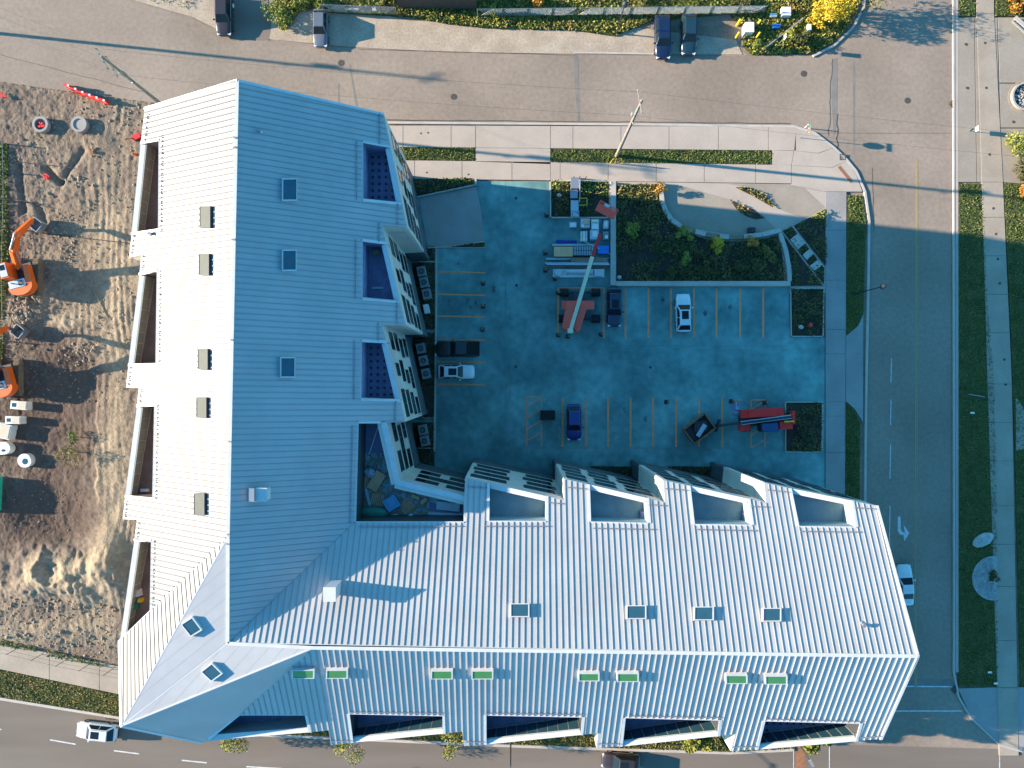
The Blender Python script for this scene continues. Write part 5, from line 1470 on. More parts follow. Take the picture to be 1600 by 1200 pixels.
# ------------------------------------------------------------------ materials stacked by the garden wall
def boxthing(name, label, cat, u, v, w_px, h_px, z1, mat, z0=0.1, rz=0.0, group=None, extras=None):
    x, y = P2(u, v, (z0 + z1) / 2)
    t = thing(name, label, cat, (x, y, z0), rz, group)
    w, h = w_px * K, h_px * K
    b = B(); b.box((0, 0, (z1 - z0) / 2 + 0.06), (w, h, z1 - z0 - 0.12)); b.build('load', mat, t)
    b = B()
    for k in (-1, 0, 1): b.box((k * w * 0.4, 0, 0.03), (0.1, h, 0.06))
    b.build('bearer', m_wood, t)
    if extras:
        for nm, (cx, cy, sx, sy, sz), m_ in extras:
            b = B(); b.box((cx * w, cy * h, z1 - z0 - 0.02 + sz / 2), (sx * w, sy * h, sz)); b.build(nm, m_, t)
    return t
stk = 'material stacks beside the garden wall'
boxthing('boxed_goods', 'small pale box just below the meter bed, apart from the rest', 'box', 895, 352, 11, 8, 0.7, m_palebl, group=stk, extras=[('lid', (0, 0, .8, .8, .03), m_whitep)])
boxthing('wrapped_pallet', 'pallet of tan and white goods under the meter bed corner', 'pallet load', 914, 350, 14, 14, 1.0, m_palebl, group=stk, extras=[('carton', (.1, .1, .5, .5, .15), m_plywood), ('carton', (-.3, -.3, .3, .3, .1), m_whitep)])
boxthing('wrapped_pallet', 'pallet of pale wrapped goods left of the lift jib', 'pallet load', 929, 352, 12, 16, 1.1, m_palebl, group=stk, extras=[('carton', (0, .32, .8, .2, .12), m_cream), ('film', (0, -.2, .85, .5, .05), m_whitep)])
boxthing('wrapped_pallet', 'narrow pale pallet load against the garden wall, uppermost', 'pallet load', 946, 352, 8, 12, 0.9, m_palebl, group=stk, extras=[('carton', (0, 0, .5, .5, .1), m_whitep)])
boxthing('wrapped_pallet', 'white crate with grey stripes left of the square film wrapped load', 'pallet load', 912, 370, 10, 15, 0.9, m_whitep, group=stk, extras=[('strap', (-.25, 0, .08, 1.0, .02), m_steelgrey), ('strap', (.25, 0, .08, 1.0, .02), m_steelgrey)])
boxthing('wrapped_pallet', 'square film wrapped load in the middle of the stacks', 'pallet load', 928, 368, 13, 14, 1.2, m_palebl, group=stk, extras=[('film', (.05, .05, .6, .6, .06), m_whitep)])
boxthing('wrapped_pallet', 'pale load against the garden wall, below the uppermost one', 'pallet load', 946, 369, 8, 12, 0.9, m_steelgrey, group=stk, extras=[('carton', (.1, -.2, .6, .4, .1), m_whitep)])
t = boxthing('tarp_roll', 'dark blue rolled tarpaulin above the plywood', 'tarpaulin', 885, 378, 32, 4, 0.45, m_dkblue, group=stk, extras=[('fold', (-.3, 0, .3, 1.2, .12), m_dkblue)])
boxthing('long_beam', 'long pale beam directly above the plywood stack', 'beam', 897, 383, 68, 3, 0.5, m_palebl, group=stk)
boxthing('plywood_stack', 'tan plywood stack, largest brown rectangle of the stacks', 'plywood', 880, 394, 29, 15, 0.95, m_plywood, group=stk)
t = boxthing('tile_stack', 'rows of grey stacked tiles between the plywood and the blue tarpaulin', 'tile stack', 911, 393, 32, 15, 0.8, m_darkmetal, group=stk)
proto = None
for i in range(12):
    for j in (-1, 1):
        if proto is None:
            b = B(); b.box((0, 0, 0), (0.09, 0.48, 0.16)); proto = b.build('tile', m_palebl, t)
        else:
            c = proto.copy(); COL.objects.link(c); proto_c = c
        (proto if (i, j) == (0, -1) else c).location = (-1.08 + i * 0.195, j * 0.27, 0.78)
boxthing('tarp_bundle', 'bright blue covered bundle against the garden wall', 'tarpaulin', 942, 391, 17, 12, 0.9, m_bluetarp, group=stk, extras=[('fold', (0, .1, .7, .3, .06), m_bluetarp)])
for (u, v, w_, h_, m_, l, z1) in ((880, 405, 55, 3, m_palebl, 'thin pale board below the plywood, left side', .4), (920, 407, 58, 7, m_wood, 'brown timber bundle under the tile rows', .6), (902, 413, 98, 4, m_palebl, 'longest pale plank bundle across all the stacks', .7), (868, 417.5, 30, 2, m_wood, 'short dark timber at the left end of the plank bundle', .4), (915, 418, 66, 2.6, m_rust, 'reddish brown bar under the plank bundle', .35)):
    b = B()
    x, y = P2(u, v, z1 / 2)
    t = thing('timber_bundle', l, 'timber', (x, y, 0.1), 0, stk)
    k = max(1, int(h_ / 1.6))
    for i in range(k):
        b = B(); b.box((random.uniform(-.1, .1), (i + .5 - k / 2) * h_ * K / k, z1 / 2), (w_ * K, h_ * K / k - .02, z1)); b.build('plank', m_, t)
t = boxthing('pipe_rack', 'low pale rack holding a long blue white cylinder, lowest of the stacks', 'pipe rack', 904, 427, 80, 13, 0.35, m_whitep, group=stk)
b = B(); b.cyl((-1.5, 0.1, .5), (1.6, 0.1, .5), .28, n=12); b.build('cylinder', m_palebl, t)
b = B(); b.cyl((-2.4, 0, .35), (-2.4, 0, .8), .42, n=14); b.build('drum', m_palebl, t)
b = B(); b.box((2.3, 0, .5), (1.0, .8, .4)); b.build('carton', m_palebl, t)
p = P(912, 377, 1.0); q = P(956, 398, .8); b = B(); b.cyl(p, q, .03, n=6); tag(b.build('thin_pole', m_whitep), 'thin white pole lying diagonally over the stacks and the garden wall', 'pole')
# utility meters in the small bed
t = thing('utility_meter', 'pale stepped utility meter set rising through the small bed', 'utility meter', (*P2(897, 312), 0.15))
for cx, cy, sx, sy, sz in ((0, 1.6, .9, 1.2, 1.1), (-.1, .4, .8, .9, .8), (0, -.9, .85, 1.2, .6), (.05, -1.8, .9, .6, .5)):
    b = B(); b.box((cx, cy, sz / 2), (sx, sy, sz)); b.box((cx, cy, sz + .03), (sx + .06, sy + .06, .06)); b.build('meter_box', m_steel if sz > .7 else m_palebl, t)
b = B(); b.cyl((.55, 1.9, 0), (.55, 1.9, 1.6), .06, n=8); b.cyl((.55, -.6, 1.0), (.55, 1.9, 1.5), .05, n=8); b.build('riser_pipe', m_steel, t)
b = B()
for e in (((.5, -.9), (1.4, -.9)), ((1.4, -.9), (1.4, -.1)), ((1.4, -.1), (.5, -.1))): b.beam((*e[0], .9), (*e[1], .9), .07, .07)
b.build('yellow_guard', m_yellowp, t)
b = B()
for dx in (-.55, .55): pass
for i, (u) in enumerate((896, 905.5, 915.5)):
    pass
t = thing('meter_post_frame', 'three short dark posts on a rail at the sidewalk edge above the meters', 'rail', (*P2(905, 280), 0.13))
for x_ in (-.7, 0, .72):
    b = B(); b.cyl((x_, 0, 0), (x_, 0, 1.0), .05, n=8); b.build('post', m_darkmetal, t)
b = B(); b.beam((-.75, 0, .12), (.75, 0, .12), .06, .1); b.build('rail', m_darkmetal, t)
# bollards
b0 = None
bl = [(755, 443, 'in the second left bay, upper of the left bay pair'), (755, 479, 'in the left bays beside the oil stained patch'), (754, 515, 'in the left bay above the black pickup'), (854, 337, 'at the lower left corner of the meter bed'), (852, 396, 'left of the tan plywood stack'), (852, 423, 'left of the pale pipe rack'), (867, 436, 'just below the pipe rack'), (872, 458, 'at the upper left corner of the boom lift bay'), (872, 524, 'at the lower left corner of the boom lift bay'), (887, 526, 'below the boom lift counterweight'), (939, 523, 'at the lower right corner of the boom lift bay'), (1041, 628, 'at the head of an empty lower bay near the skip'), (1142, 627, 'above the telehandler boom nose'), (1194, 629, 'above the telehandler body')]
for u, v, l in bl:
    l = 'short dark red bollard ' + l
    if b0 is None:
        b0 = thing('bollard', l, 'bollard', (*P2(u, v), 0.1), 0, 'bollards in the court')
        b = B(); b.cyl((0, 0, 0), (0, 0, 1.0), .15, n=12); b.build('post', m_darkmetal, b0)
        b = B(); b.cyl((0, 0, 1.0), (0, 0, 1.06), .16, .10, n=12); b.build('cap', m_rust, b0)
        b = B(); b.box((0, 0, .03), (.5, .5, .06)); b.build('base_plate', m_darkmetal, b0)
    else: dup(b0, (*P2(u, v), 0.1), 0, l)
# rocks with marks in beds
for u, v, r_, l in ((966, 435, .28, 'small round pale stone in the lower left corner of the garden bed'), (1247, 512, .3, 'small oval pale stone in the square bed right of the upper bays'), (873, 308, .28, 'small pale round cap left of the meters in the small bed')):
    b = B(); b.blob((0, 0, 0), (r_, r_ * .8, .2), 10, 6, .05); o = b.build('bed_stone', m_stone, smooth=True); o.location = (*P2(u, v), 0.85); tag(o, l, 'stone')
b = B(); b.blob((0, 0, 0), (.22, .3, .3), 8, 5, .1); o = b.build('red_marker', m_signred); o.location = (*P2(1262, 509), .75); tag(o, 'small red marker in the square bed, right of the oval stone', 'marker')
b = B(); b.box((0, 0, .3), (.8, .55, .6)); b.box((.1, 0, .65), (.5, .4, .1)); o = b.build('plaza_box', m_darkmetal); o.location = (*P2(1172, 361), .1); tag(o, 'dark box standing in the shaded plaza against the seat wall', 'box')

# ------------------------------------------------------------------ trees and shrubs
def tree(name, label, u, v, h, r, mat, n=500, leaf=0.26, trunk=0.08, cat='tree', z=0.1, group=None, squash=0.9, lift=0.5, seed=0, lean=(0, 0)):
    rg = np.random.default_rng(seed + int(u * 3 + v))
    t = thing(name, label, cat, (*P2(u, v), z), 0, group)
    b = B()
    top = h * 0.75
    b.cyl((0, 0, -.05), (lean[0] * .5, lean[1] * .5, top * .55), trunk, trunk * .7, 8)
    b.cyl((lean[0] * .5, lean[1] * .5, top * .55), (lean[0], lean[1], top), trunk * .7, trunk * .3, 8)
    b.build('trunk', m_bark, t)
    cl = []
    k = max(5, int(r * 5))
    b = B()
    for i in range(k):
        a = rg.uniform(0, 2 * math.pi); rr = r * math.sqrt(rg.uniform(0.05, 0.75)); zz = h * lift + (h * (1 - lift)) * rg.uniform(0.0, 0.85)
        p = (lean[0] + rr * math.cos(a), lean[1] + rr * math.sin(a), zz)
        b.cyl((lean[0] * .5, lean[1] * .5, h * lift * .7), p, trunk * .35, trunk * .12, 5)
        cl.append((p, r * rg.uniform(0.28, 0.48)))
    cl.append(((lean[0], lean[1], h * .8), r * .5))
    b.build('limbs', m_bark, t)
    cen = []
    for p, cr in cl:
        m_ = int(n / len(cl))
        d = rg.normal(size=(m_, 3)); d /= np.linalg.norm(d, axis=1)[:, None]
        d *= (cr * rg.uniform(0.3, 1.05, m_) ** 0.5)[:, None]
        d[:, 2] *= squash
        cen.append(np.array(p) + d)
    cen = np.concatenate(cen)
    cen[:, 2] = np.maximum(cen[:, 2], 0.15)
    quads_mesh('crown', cen, leaf, mat, t, tilt=1.2)
    return t
for u, v, h, r, m_, l in ((989, 362, 2.4, 1.0, l_bushy, 'yellow green slender shrub, highest in the left part of the garden bed'), (1068, 368, 1.9, 1.05, l_bushy, 'yellow green shrub just below the seat wall, left of two autumn shrubs'), (1069, 408, 1.9, .85, l_bushy, 'lone green shrub in the middle of the garden bed'), (1119, 385, 1.9, .95, l_yel, 'golden shrub below the middle of the seat wall'), (1168, 383, 1.9, .95, l_orange, 'orange shrub below the right part of the seat wall'), (1027, 299, 1.6, .8, l_orange, 'sunlit orange shrub at the upper left end of the seat wall')):
    tree('garden_shrub', l, u, v, h, r, m_, n=420, leaf=.22, trunk=.05, cat='shrub', lift=.25)
sh0 = [(880, 292, .6), (932, 292, .55), (1060, 425, .8), (1100, 420, .9), (1150, 415, .9), (1195, 400, 1.1), (1010, 420, .9), (980, 400, .8), (1015, 385, 1.0), (1130, 430, .8), (1190, 430, .9), (1205, 385, .9), (1030, 345, 1.0), (985, 330, .9)]
for i, (u, v, r_) in enumerate(sh0[2:]):
    pass
lbl = ['low dark mound of foliage in the garden bed, lower centre left', 'low dark mound of foliage in the garden bed, lower centre', 'low dark mound of foliage in the garden bed, right of centre', 'broad olive mound at the right end of the garden bed']
for (u, v, r_), l in zip([(1045, 425, .9), (1100, 422, .9), (1150, 418, 1.0), (1198, 402, 1.3)], lbl):
    tree('low_shrub', l, u, v, 1.1, r_, l_dry if 'olive' in l else l_bush, n=420, leaf=.22, trunk=.04, cat='shrub', lift=.2)
tree('dirt_bush', 'ragged green and bare bush in the dark soil of the excavated site', 118, 706, 2.0, 1.5, l_dry, n=420, leaf=.2, trunk=.06, cat='bush', lift=.2, z=-.1)
tree('dirt_bush', 'small green sapling just above the ragged bush in the site', 122, 683, 1.6, .8, l_grass, n=260, leaf=.22, trunk=.05, cat='bush', lift=.2, z=-.1)
tree('roadside_tree', 'bright yellow autumn tree in the scrub at the street corner', 1290, 22, 4.2, 2.6, l_yel, n=2600, leaf=.26, trunk=.12, lift=.3)
tree('roadside_tree', 'yellow shrub against the top edge near the corner, left of the bright tree', 1268, 38, 1.6, 1.1, l_yel, n=450, leaf=.24, trunk=.06, lift=.2, cat='shrub')
tree('corner_tree', 'thin leafed tree at the corner kerb that throws the branching shadow on the road', 1345, 20, 5.2, 1.9, l_dry, n=420, leaf=.2, trunk=.1, lift=.35, z=0)
for i, (u, v, r_, m_, l) in enumerate(((437, 22, 1.6, l_bushy, 'large sunlit yellow green bush between the two parked SUVs'), (447, 40, .9, l_bushy, 'lower tail of green bush between the two parked SUVs'), (470, 6, 1.2, l_bushy, 'bush at the top edge right of the large sunlit one'), (505, 4, 1.1, l_bushy, 'bush at the top edge directly above the slate blue SUV'), (600, 6, 1.0, l_dry, 'small dry bush left of the brown shed'), (770, 22, .8, l_bushy, 'small bush right of the brown shed'), (838, 6, 1.0, l_orange, 'orange tinged bush above the wire fence, right of the shed'), (1005, 4, 1.0, l_dry, 'dry bush above the wire fence, centre of the upper edge'), (1225, 62, .8, l_bushy, 'green bush right of the slanting pipe'), (1180, 75, .8, l_bushy, 'green bush at the lower end of the slanting pipe'), (1250, 70, 1.0, l_bush, 'dark bush at the lower scrub corner'), (1160, 12, 1.2, l_bush, 'dark bush behind the end of the wire fence'))):
    tree('scrub_bush', l, u, v, 1.3, r_, m_, n=int(420 * r_), leaf=.24, trunk=.05, cat='bush', lift=.2, z=0)
for u, v, r_, h, m_, l in ((1592, 235, 2.1, 2.2, l_bushy, 'broad green bush on the right edge below the plaza'), (1603, 262, 1.6, 1.8, l_bush, 'dark green bush on the right edge, lowest by the plaza'), (1592, 8, 1.7, 2.0, l_orange, 'rusty orange shrub in the top right corner'), (1600, 300, 1.2, 1.5, l_orange, 'rusty shrub at the right edge beside the sunlit lawn')):
    tree('edge_shrub', l, u, v, h, r_, m_, n=1300, leaf=.26, trunk=.08, cat='shrub', lift=.15)
st = [(378, 1142, 4.0, 1.7, l_bushy, 'yellow green street tree peeking out below the blue roof tip'), (552, 1142, 5.0, 2.1, l_bushy, 'largest yellow green street tree peeking out below the first sawtooth'), (714, 1134, 5.0, 1.6, l_bushy, 'small street tree crown below the second sawtooth'), (1062, 1112, 8.0, 1.9, l_bushy, 'tall street tree under the eave below the fourth sawtooth'), (1120, 1102, 8.4, 2.1, l_bushy, 'first of three unseen trees added under the last two sawteeth to shade the crossing'), (1182, 1102, 8.6, 2.2, l_bushy, 'second of three unseen trees added under the last two sawteeth to shade the crossing'), (1240, 1100, 8.8, 2.2, l_bushy, 'third of three unseen trees added to shade the crossing, nearest the brick crossing band')]  # last three are unseen, added under the eave to cast the crossing's shadow
for u, v, h, r_, m_, l in st:
    tree('street_tree', l, u, v, h, r_, l_street, n=6000 if h > 6 else 1500, leaf=.4 if h > 6 else .2, trunk=.1, group='street trees along the lower street', lift=.3 if h < 6 else .12)

# ------------------------------------------------------------------ poles, wires, lamps, signs, fences
def utility_pole(label, u, v, rz=0.0, h=16.6, arms=2, z=0.05):
    t = thing('utility_pole', label, 'utility pole', (*P2(u, v), z), rz, None)
    b = B(); b.cyl((0, 0, -.2), (0, 0, h), .21, .13, 12); b.build('pole_shaft', m_polewood, t)
    for i in range(arms):
        zz = h - .5 - i * 1.6
        b = B(); b.box((0, .16, zz), (2.3, .12, .14)); a = b.build('crossarm', m_polewood, t)
        for x_ in (-1.05, -.4, .4, 1.05):
            b = B(); b.cyl((x_, .16, zz + .07), (x_, .16, zz + .32), .06, .04, 8); b.build('insulator', m_steelgrey, a)
    b = B(); b.cyl((.25, .1, h - 4.6), (.25, .1, h - 3.7), .22, n=12); b.cyl((-.2, 0, h - 5.4), (-.35, 0, h - 5.4), .1, n=8); b.build('junction_can', m_steelgrey, t)
    return t
utility_pole('weathered utility pole standing in the long boulevard lawn', 963, 244, R(100), arms=1)
utility_pole('utility pole rising from behind the building corner at the upper left', 286, 190, R(120), arms=2)
utility_pole('off-picture utility pole up the street whose shadow crosses the road', -60, 46, R(30), arms=1)
for i, (dx, l) in enumerate(((-9, 'yellow guy wire guard left of the utility pole base'), (-1, 'yellow guy wire guard directly below the utility pole base'), (11, 'yellow guy wire guard right of the utility pole base'))):
    b = B(); b.cyl(P(962 + dx, 255, .1), P(964 + dx * .6, 248, 1.9), .035, n=6); tag(b.build('guy_guard', m_yellowp), l, 'guy guard', 'guy guards at the utility pole')
def wire(a, b_, sag, label):
    b = B(); a = Vector(a); c = Vector(b_); n = 14; pts = []
    for i in range(n + 1):
        f = i / n; p = a.lerp(c, f); p.z -= 4 * sag * f * (1 - f); pts.append(p)
    for p, q in zip(pts[:-1], pts[1:]): b.cyl(p, q, .009, n=4, caps=False)
    return tag(b.build('overhead_wire', m_darkmetal), label, 'wire', 'overhead wires')
p2x, p2y = P2(286, 190); p3x, p3y = P2(-60, 46); p1x, p1y = P2(963, 244)
for i, (o, zz, l) in enumerate(((-.9, 16.3, 'uppermost'), (.9, 16.3, 'second'), (-.8, 14.8, 'third'), (.8, 13.0, 'lowest'))):
    wire((p2x, p2y + o, zz), (p3x - .4, p3y + o, zz), 1.0, l + ' of the four wires running left from the corner utility pole')
for o, zz, l in ((.8, 16.3, 'upper'), (-.8, 14.6, 'lower')):
    wire((p1x, p1y + o, zz), (p1x + 70, p1y - 7 + o, zz + 1), 1.2, l + ' of the two wires running right from the boulevard utility pole')
    wire((p1x, p1y + o, zz), (p2x, p2y + o, zz), 1.0, l + ' of the two wires strung between the boulevard pole and the corner pole')
def lamp(label, u, v, h=6.0, z=0.1):
    t = thing('street_lamp', label, 'street lamp', (*P2(u, v), z), 0, 'post-top street lamps')
    b = B(); b.cyl((0, 0, 0), (0, 0, .5), .14, .1, 10); b.cyl((0, 0, .5), (0, 0, h), .075, .05, 10); b.build('pole_shaft', m_darkmetal, t)
    b = B(); b.cyl((0, 0, h), (0, 0, h + .12), .12, .34, 14); b.cyl((0, 0, h + .12), (0, 0, h + .45), .34, .30, 14); b.cyl((0, 0, h + .45), (0, 0, h + .6), .30, .06, 14); b.build('lamp_head', m_darkmetal, t)
    return t
lamp('dark post-top street lamp in the right verge, its head over the shaded road', 1336, 459)
lamp('dark post-top street lamp by the scrub, its head at the top edge', 963, 52)
def armlamp(label, u, v, h, arm, az, base_z=0.1):
    t = thing('street_lamp', label, 'street lamp', (*P2(u, v), base_z))
    b = B(); b.cyl((0, 0, 0), (0, 0, h), .11, .07, 10); b.build('pole_shaft', m_darkmetal, t)
    b = B(); b.cyl((0, 0, h - .1), (arm * math.cos(az), arm * math.sin(az), h + .4), .05, .04, 8); b.build('lamp_arm', m_darkmetal, t)
    b = B(); b.box((arm * math.cos(az), arm * math.sin(az), h + .42), (.75, .28, .12), az); b.build('lamp_head', m_steelgrey, t)
armlamp('road lamp whose arm reaches in from the bottom edge, left', 268, 1260, 8.5, 7.6, R(104))
armlamp('dark lamp pole leaning out at the bottom edge below the second sawtooth', 798, 1135, 8.5, 1.5, R(-90))
armlamp('thin lamp pole at the bottom edge near the brick crossing band', 1212, 1118, 8.0, 1.2, R(-60))
# signs
t = thing('stop_sign', 'red octagonal stop sign on a post at the rounded corner', 'road sign', (*P2(1249, 216), SL))
b = B(); b.cyl((0, 0, 0), (0, 0, 3.05), .035, n=8); b.build('sign_post', m_steel, t)
b = B(); vs = [(.05, .375 * math.cos(R(22.5 + 45 * i)) / math.cos(R(22.5)), 2.4 + .375 * math.sin(R(22.5 + 45 * i)) / math.cos(R(22.5))) for i in range(8)] ; vs += [(.065, y, z) for _, y, z in vs]
b.add(vs, [tuple(range(8)), tuple(range(15, 7, -1))] + [(i, (i + 1) % 8, 8 + (i + 1) % 8, 8 + i) for i in range(8)]); sf = b.build('sign_face', m_signred, t)
fc = bpy.data.curves.new('sign_lettering', 'FONT'); fc.body = 'STOP'; fc.size = 0.28; fc.align_x = 'CENTER'; fc.align_y = 'CENTER'; fc.extrude = 0.002
fc.materials.append(m_whitep); ft = bpy.data.objects.new('lettering_source', fc); COL.objects.link(ft); bpy.context.view_layer.update(); fm = bpy.data.meshes.new_from_object(ft.evaluated_get(bpy.context.evaluated_depsgraph_get())); bpy.data.objects.remove(ft)
fo = bpy.data.objects.new('sign_lettering', fm); COL.objects.link(fo); fo.parent = t; fo.location = (.045, 0, 2.4); fo.rotation_euler = (R(90), 0, R(-90))
b = B(); b.box((0.0, 0, 2.95), (.03, .95, .2)); b.build('street_name_plate', m_green, t)
t = thing('road_sign', 'rectangular road sign standing in the scrub at the corner, its shadow on the road', 'road sign', (*P2(1213, 74), 0))
b = B(); b.cyl((0, 0, 0), (0, 0, 2.9), .035, n=8); b.build('sign_post', m_steel, t)
b = B(); b.box((.05, 0, 2.55), (.03, .5, .68)); b.build('sign_face', m_whitep, t)
t = thing('road_sign', 'small road sign on a post in the plaza strip right of the road', 'road sign', (*P2(1517, 206), .1))
b = B(); b.cyl((0, 0, 0), (0, 0, 1.25), .035, n=8); b.beam((-.3, 0, .05), (.05, .35, .05), .05, .05); b.build('sign_post', m_steel, t)
b = B(); b.box((.05, 0, .92), (.03, .55, .55)); b.build('sign_face', m_whitep, t)
t = thing('marker_post', 'small red and white marker post in front of the stop sign', 'marker post', (*P2(1257, 200), SL))
b = B(); b.cyl((0, 0, 0), (0, 0, 1.0), .06, n=8); b.build('post', m_whitep, t); b = B(); b.cyl((0, 0, .6), (0, 0, .85), .065, n=8); b.build('band', m_signred, t)
# wire fence at the top, slanting pipe and short fence
def mesh_fence(label, pts_px, h, pitch, z=0.0, post_every=3.0, cell=0.3):
    P3 = [Vector(P(*p)) for p in pts_px]; c = P3[0]
    t = thing('chain_link_fence', label, 'fence', (c.x, c.y, z))
    m = B()
    for a, e in zip(P3[:-1], P3[1:]):
        a = a - c; e = e - c; a.z = e.z = 0
        Lg = (e - a).length; d = (e - a).normalized()
        n = max(1, round(Lg / post_every))
        for i in range(n + 1):
            p = a + d * (Lg * i / n)
            b = B(); b.cyl((p.x, p.y, 0), (p.x, p.y, h + .05), .045, n=8); b.build('fence_post', m_steel, t)
        b = B(); b.cyl((a.x, a.y, h), (e.x, e.y, h), .03, n=6); b.build('top_rail', m_steel, t)
        s_ = 0.0
        while s_ < Lg:
            for sg in (1, -1):
                x0 = s_ if sg > 0 else s_ + h
                p = a + d * min(x0, Lg); q = a + d * min(max(s_ + (h if sg > 0 else 0), 0), Lg)
                m.beam((p.x, p.y, .05), (q.x, q.y, h), .03, .03)
            s_ += cell
    m.build('chain_link_mesh', m_steel, t, kind='stuff')
    return t
mesh_fence('chain link fence through the scrub left of the brown shed', [(508, 20), (620, 24)], 1.8, .3)
mesh_fence('long chain link fence through the scrub right of the brown shed', [(747, 27), (900, 25), (1190, 22)], 1.8, .3)
b = B(); p = Vector(P(1192, 78, .4)); q = Vector(P(1255, 29, .6)); b.cyl(p, q, .09, n=8); b.cyl(p + Vector((.2, .15, 0)), q + Vector((.2, .15, 0)), .05, n=6); tag(b.build('fallen_rail', m_steelgrey), 'pale rail slanting through the scrub below the bright yellow tree', 'rail')
fp = [Vector(P(u, v)) for u, v in ((-12, 1005), (28, 1013), (66, 1022), (103, 1031), (139, 1038), (176, 1045), (215, 1053))]
t = thing('site_fence', 'thin post and wire fence between the dirt site and the lower sidewalk', 'fence', (fp[0].x, fp[0].y, .05))
for p in fp:
    b = B(); p2 = p - fp[0]; b.cyl((p2.x, p2.y, 0), (p2.x, p2.y, 1.9), .035, n=6); b.beam((p2.x, p2.y, .04), (p2.x + .5, p2.y + .5, .04), .06, .05); b.build('fence_post', m_darkmetal, t)
for zz in (.9, 1.8):
    b = B()
    for a, e in zip(fp[:-1], fp[1:]): b.cyl((a - fp[0]) + Vector((0, 0, zz)), (e - fp[0]) + Vector((0, 0, zz)), .012, n=4)
    b.build('fence_wire', m_darkmetal, t)
for off, l in ((2, 'outer of two thin wire fences at the left edge of the site'), (10, 'inner of two thin wire fences at the left edge of the site')):
    c = Vector(P(off, 225)); t = thing('wire_fence', l, 'fence', (c.x, c.y, .1))
    for k in range(8):
        v_ = 225 + k * 44; p = Vector(P(off + 1.5 * math.sin(k), v_)) - c
        b = B(); b.cyl((p.x, p.y, 0), (p.x, p.y, 1.3), .04, n=6); b.build('fence_post', m_steelgrey, t)
    for zz in (.6, 1.2):
        b = B()
        for k in range(7):
            p = Vector(P(off + 1.5 * math.sin(k), 225 + k * 44)) - c; q = Vector(P(off + 1.5 * math.sin(k + 1), 269 + k * 44)) - c
            b.cyl((p.x, p.y, zz), (q.x, q.y, zz), .02, n=4)
        b.build('fence_wire', m_steel, t)
# brown shed at the top edge
t = thing('long_shed', 'long low brown shed with a felt roof at the top edge', 'shed', (*P2(684, 5), 0), R(-1.2))
b = B(); b.box((0, 0.55, 1.3), (9.1, 2.6, 2.6)); b.build('shed_wall', m_iron, t)
b = B(); b.box((0, 0.55, 2.66), (9.4, 2.9, .14)); b.build('shed_roof', m_shed, t)
for i in range(6):
    b = B(); b.box((-3.9 + i * 1.56, .55, 2.74), (.05, 2.9, .03)); b.build('roof_batten', m_iron, t)
# hydrant box with four yellow bollards
y0 = None
for u, v, l in ((1151, 40, 'upper left'), (1182, 41, 'upper right'), (1149, 60, 'lower left'), (1181, 60, 'lower right')):
    l = l + ' of four yellow bollards around the white valve box'
    if y0 is None:
        y0 = thing('guard_bollard', l, 'bollard', (*P2(u, v), 0), 0, 'yellow bollards around the white box')
        b = B(); b.cyl((0, 0, 0), (0, 0, 1.35), .12, n=12); b.build('post', m_yellowp, y0); b = B(); b.cyl((0, 0, 1.35), (0, 0, 1.42), .12, .05, n=12); b.build('cap', m_yellowp, y0)
    else: dup(y0, (*P2(u, v), 0), 0, l)
t = thing('valve_box', 'white metal valve box between four yellow bollards', 'utility box', (*P2(1166, 50), 0))
b = B(); b.box((0, 0, .55), (1.0, 1.1, 1.1)); b.build('box_body', m_whitep, t); b = B(); b.box((0, 0, 1.13), (1.06, 1.16, .06)); b.build('box_lid', m_whitep, t); b = B(); b.cyl((.1, .75, 0), (.1, .75, 1.0), .16, n=10); b.build('pipe_stub', m_steel, t)
for (u, v, sx, sy, h, m_, n_, l) in ((1225, 23, 1.05, 1.0, .8, m_whitep, 'utility_box', 'pale square box in the scrub left of the yellow tree'), (1206, 27, .8, .4, .3, m_whitep, 'scrap_sheet', 'small white scrap beside the pale square box'), (1211, 44, .85, .45, .3, m_bluetarp, 'scrap_sheet', 'small blue sheet lying below the pale square box'), (1261, 47, .4, .7, .5, m_whitep, 'scrap_sheet', 'small white scrap under the yellow tree'), (552, 17, 1.5, .2, .15, m_whitep, 'scrap_sheet', 'thin white strip in the scrub right of the slate blue SUV'), (586, 18, .5, .4, .25, m_whitep, 'scrap_sheet', 'white scrap left of the brown shed'), (365, 12, .35, .45, .3, m_whitep, 'scrap_sheet', 'white scrap beside the SUV at the top edge')):
    b = B(); b.box((0, 0, h / 2), (sx, sy, h)); b.box((0, 0, h + .02), (sx * .9, sy * .9, .04)); o = b.build(n_, m_); o.location = (*P2(u, v), 0.02 if n_ != 'scrap_sheet' else .25); tag(o, l, 'box' if n_ == 'utility_box' else 'scrap')

# ------------------------------------------------------------------ right-hand walk: planters, boulder, bench
def pebbles(name, c, r0, r1, n, s, parent):
    b = B()
    for _ in range(n):
        a = random.uniform(0, 2 * math.pi); rr = math.sqrt(random.uniform(r0 * r0, r1 * r1)); k = random.uniform(.6, 1.3) * s
        b.blob((rr * math.cos(a), rr * math.sin(a), .06), (k, k * random.uniform(.6, 1), k * .6), 5, 3, .15)
    return b.build(name, m_stone, parent, kind='stuff')
t = thing('round_planter', 'round kerbed stone planter cut by the right edge of the plaza', 'planter', (*P2(1600, 152), .1))
b = B(); b.ring((0, 0), 1.45, 1.68, 0, .3, 36); b.build('planter_rim', m_conc, t)
b = B(); b.ring((0, 0), 1.75, 1.95, 0, .02, 36); b.build('ring_joint', m_plaza, t)
b = B(); b.ring((0, 0), 0, 1.45, 0, .1, 24); b.build('planter_soil', m_soil, t)
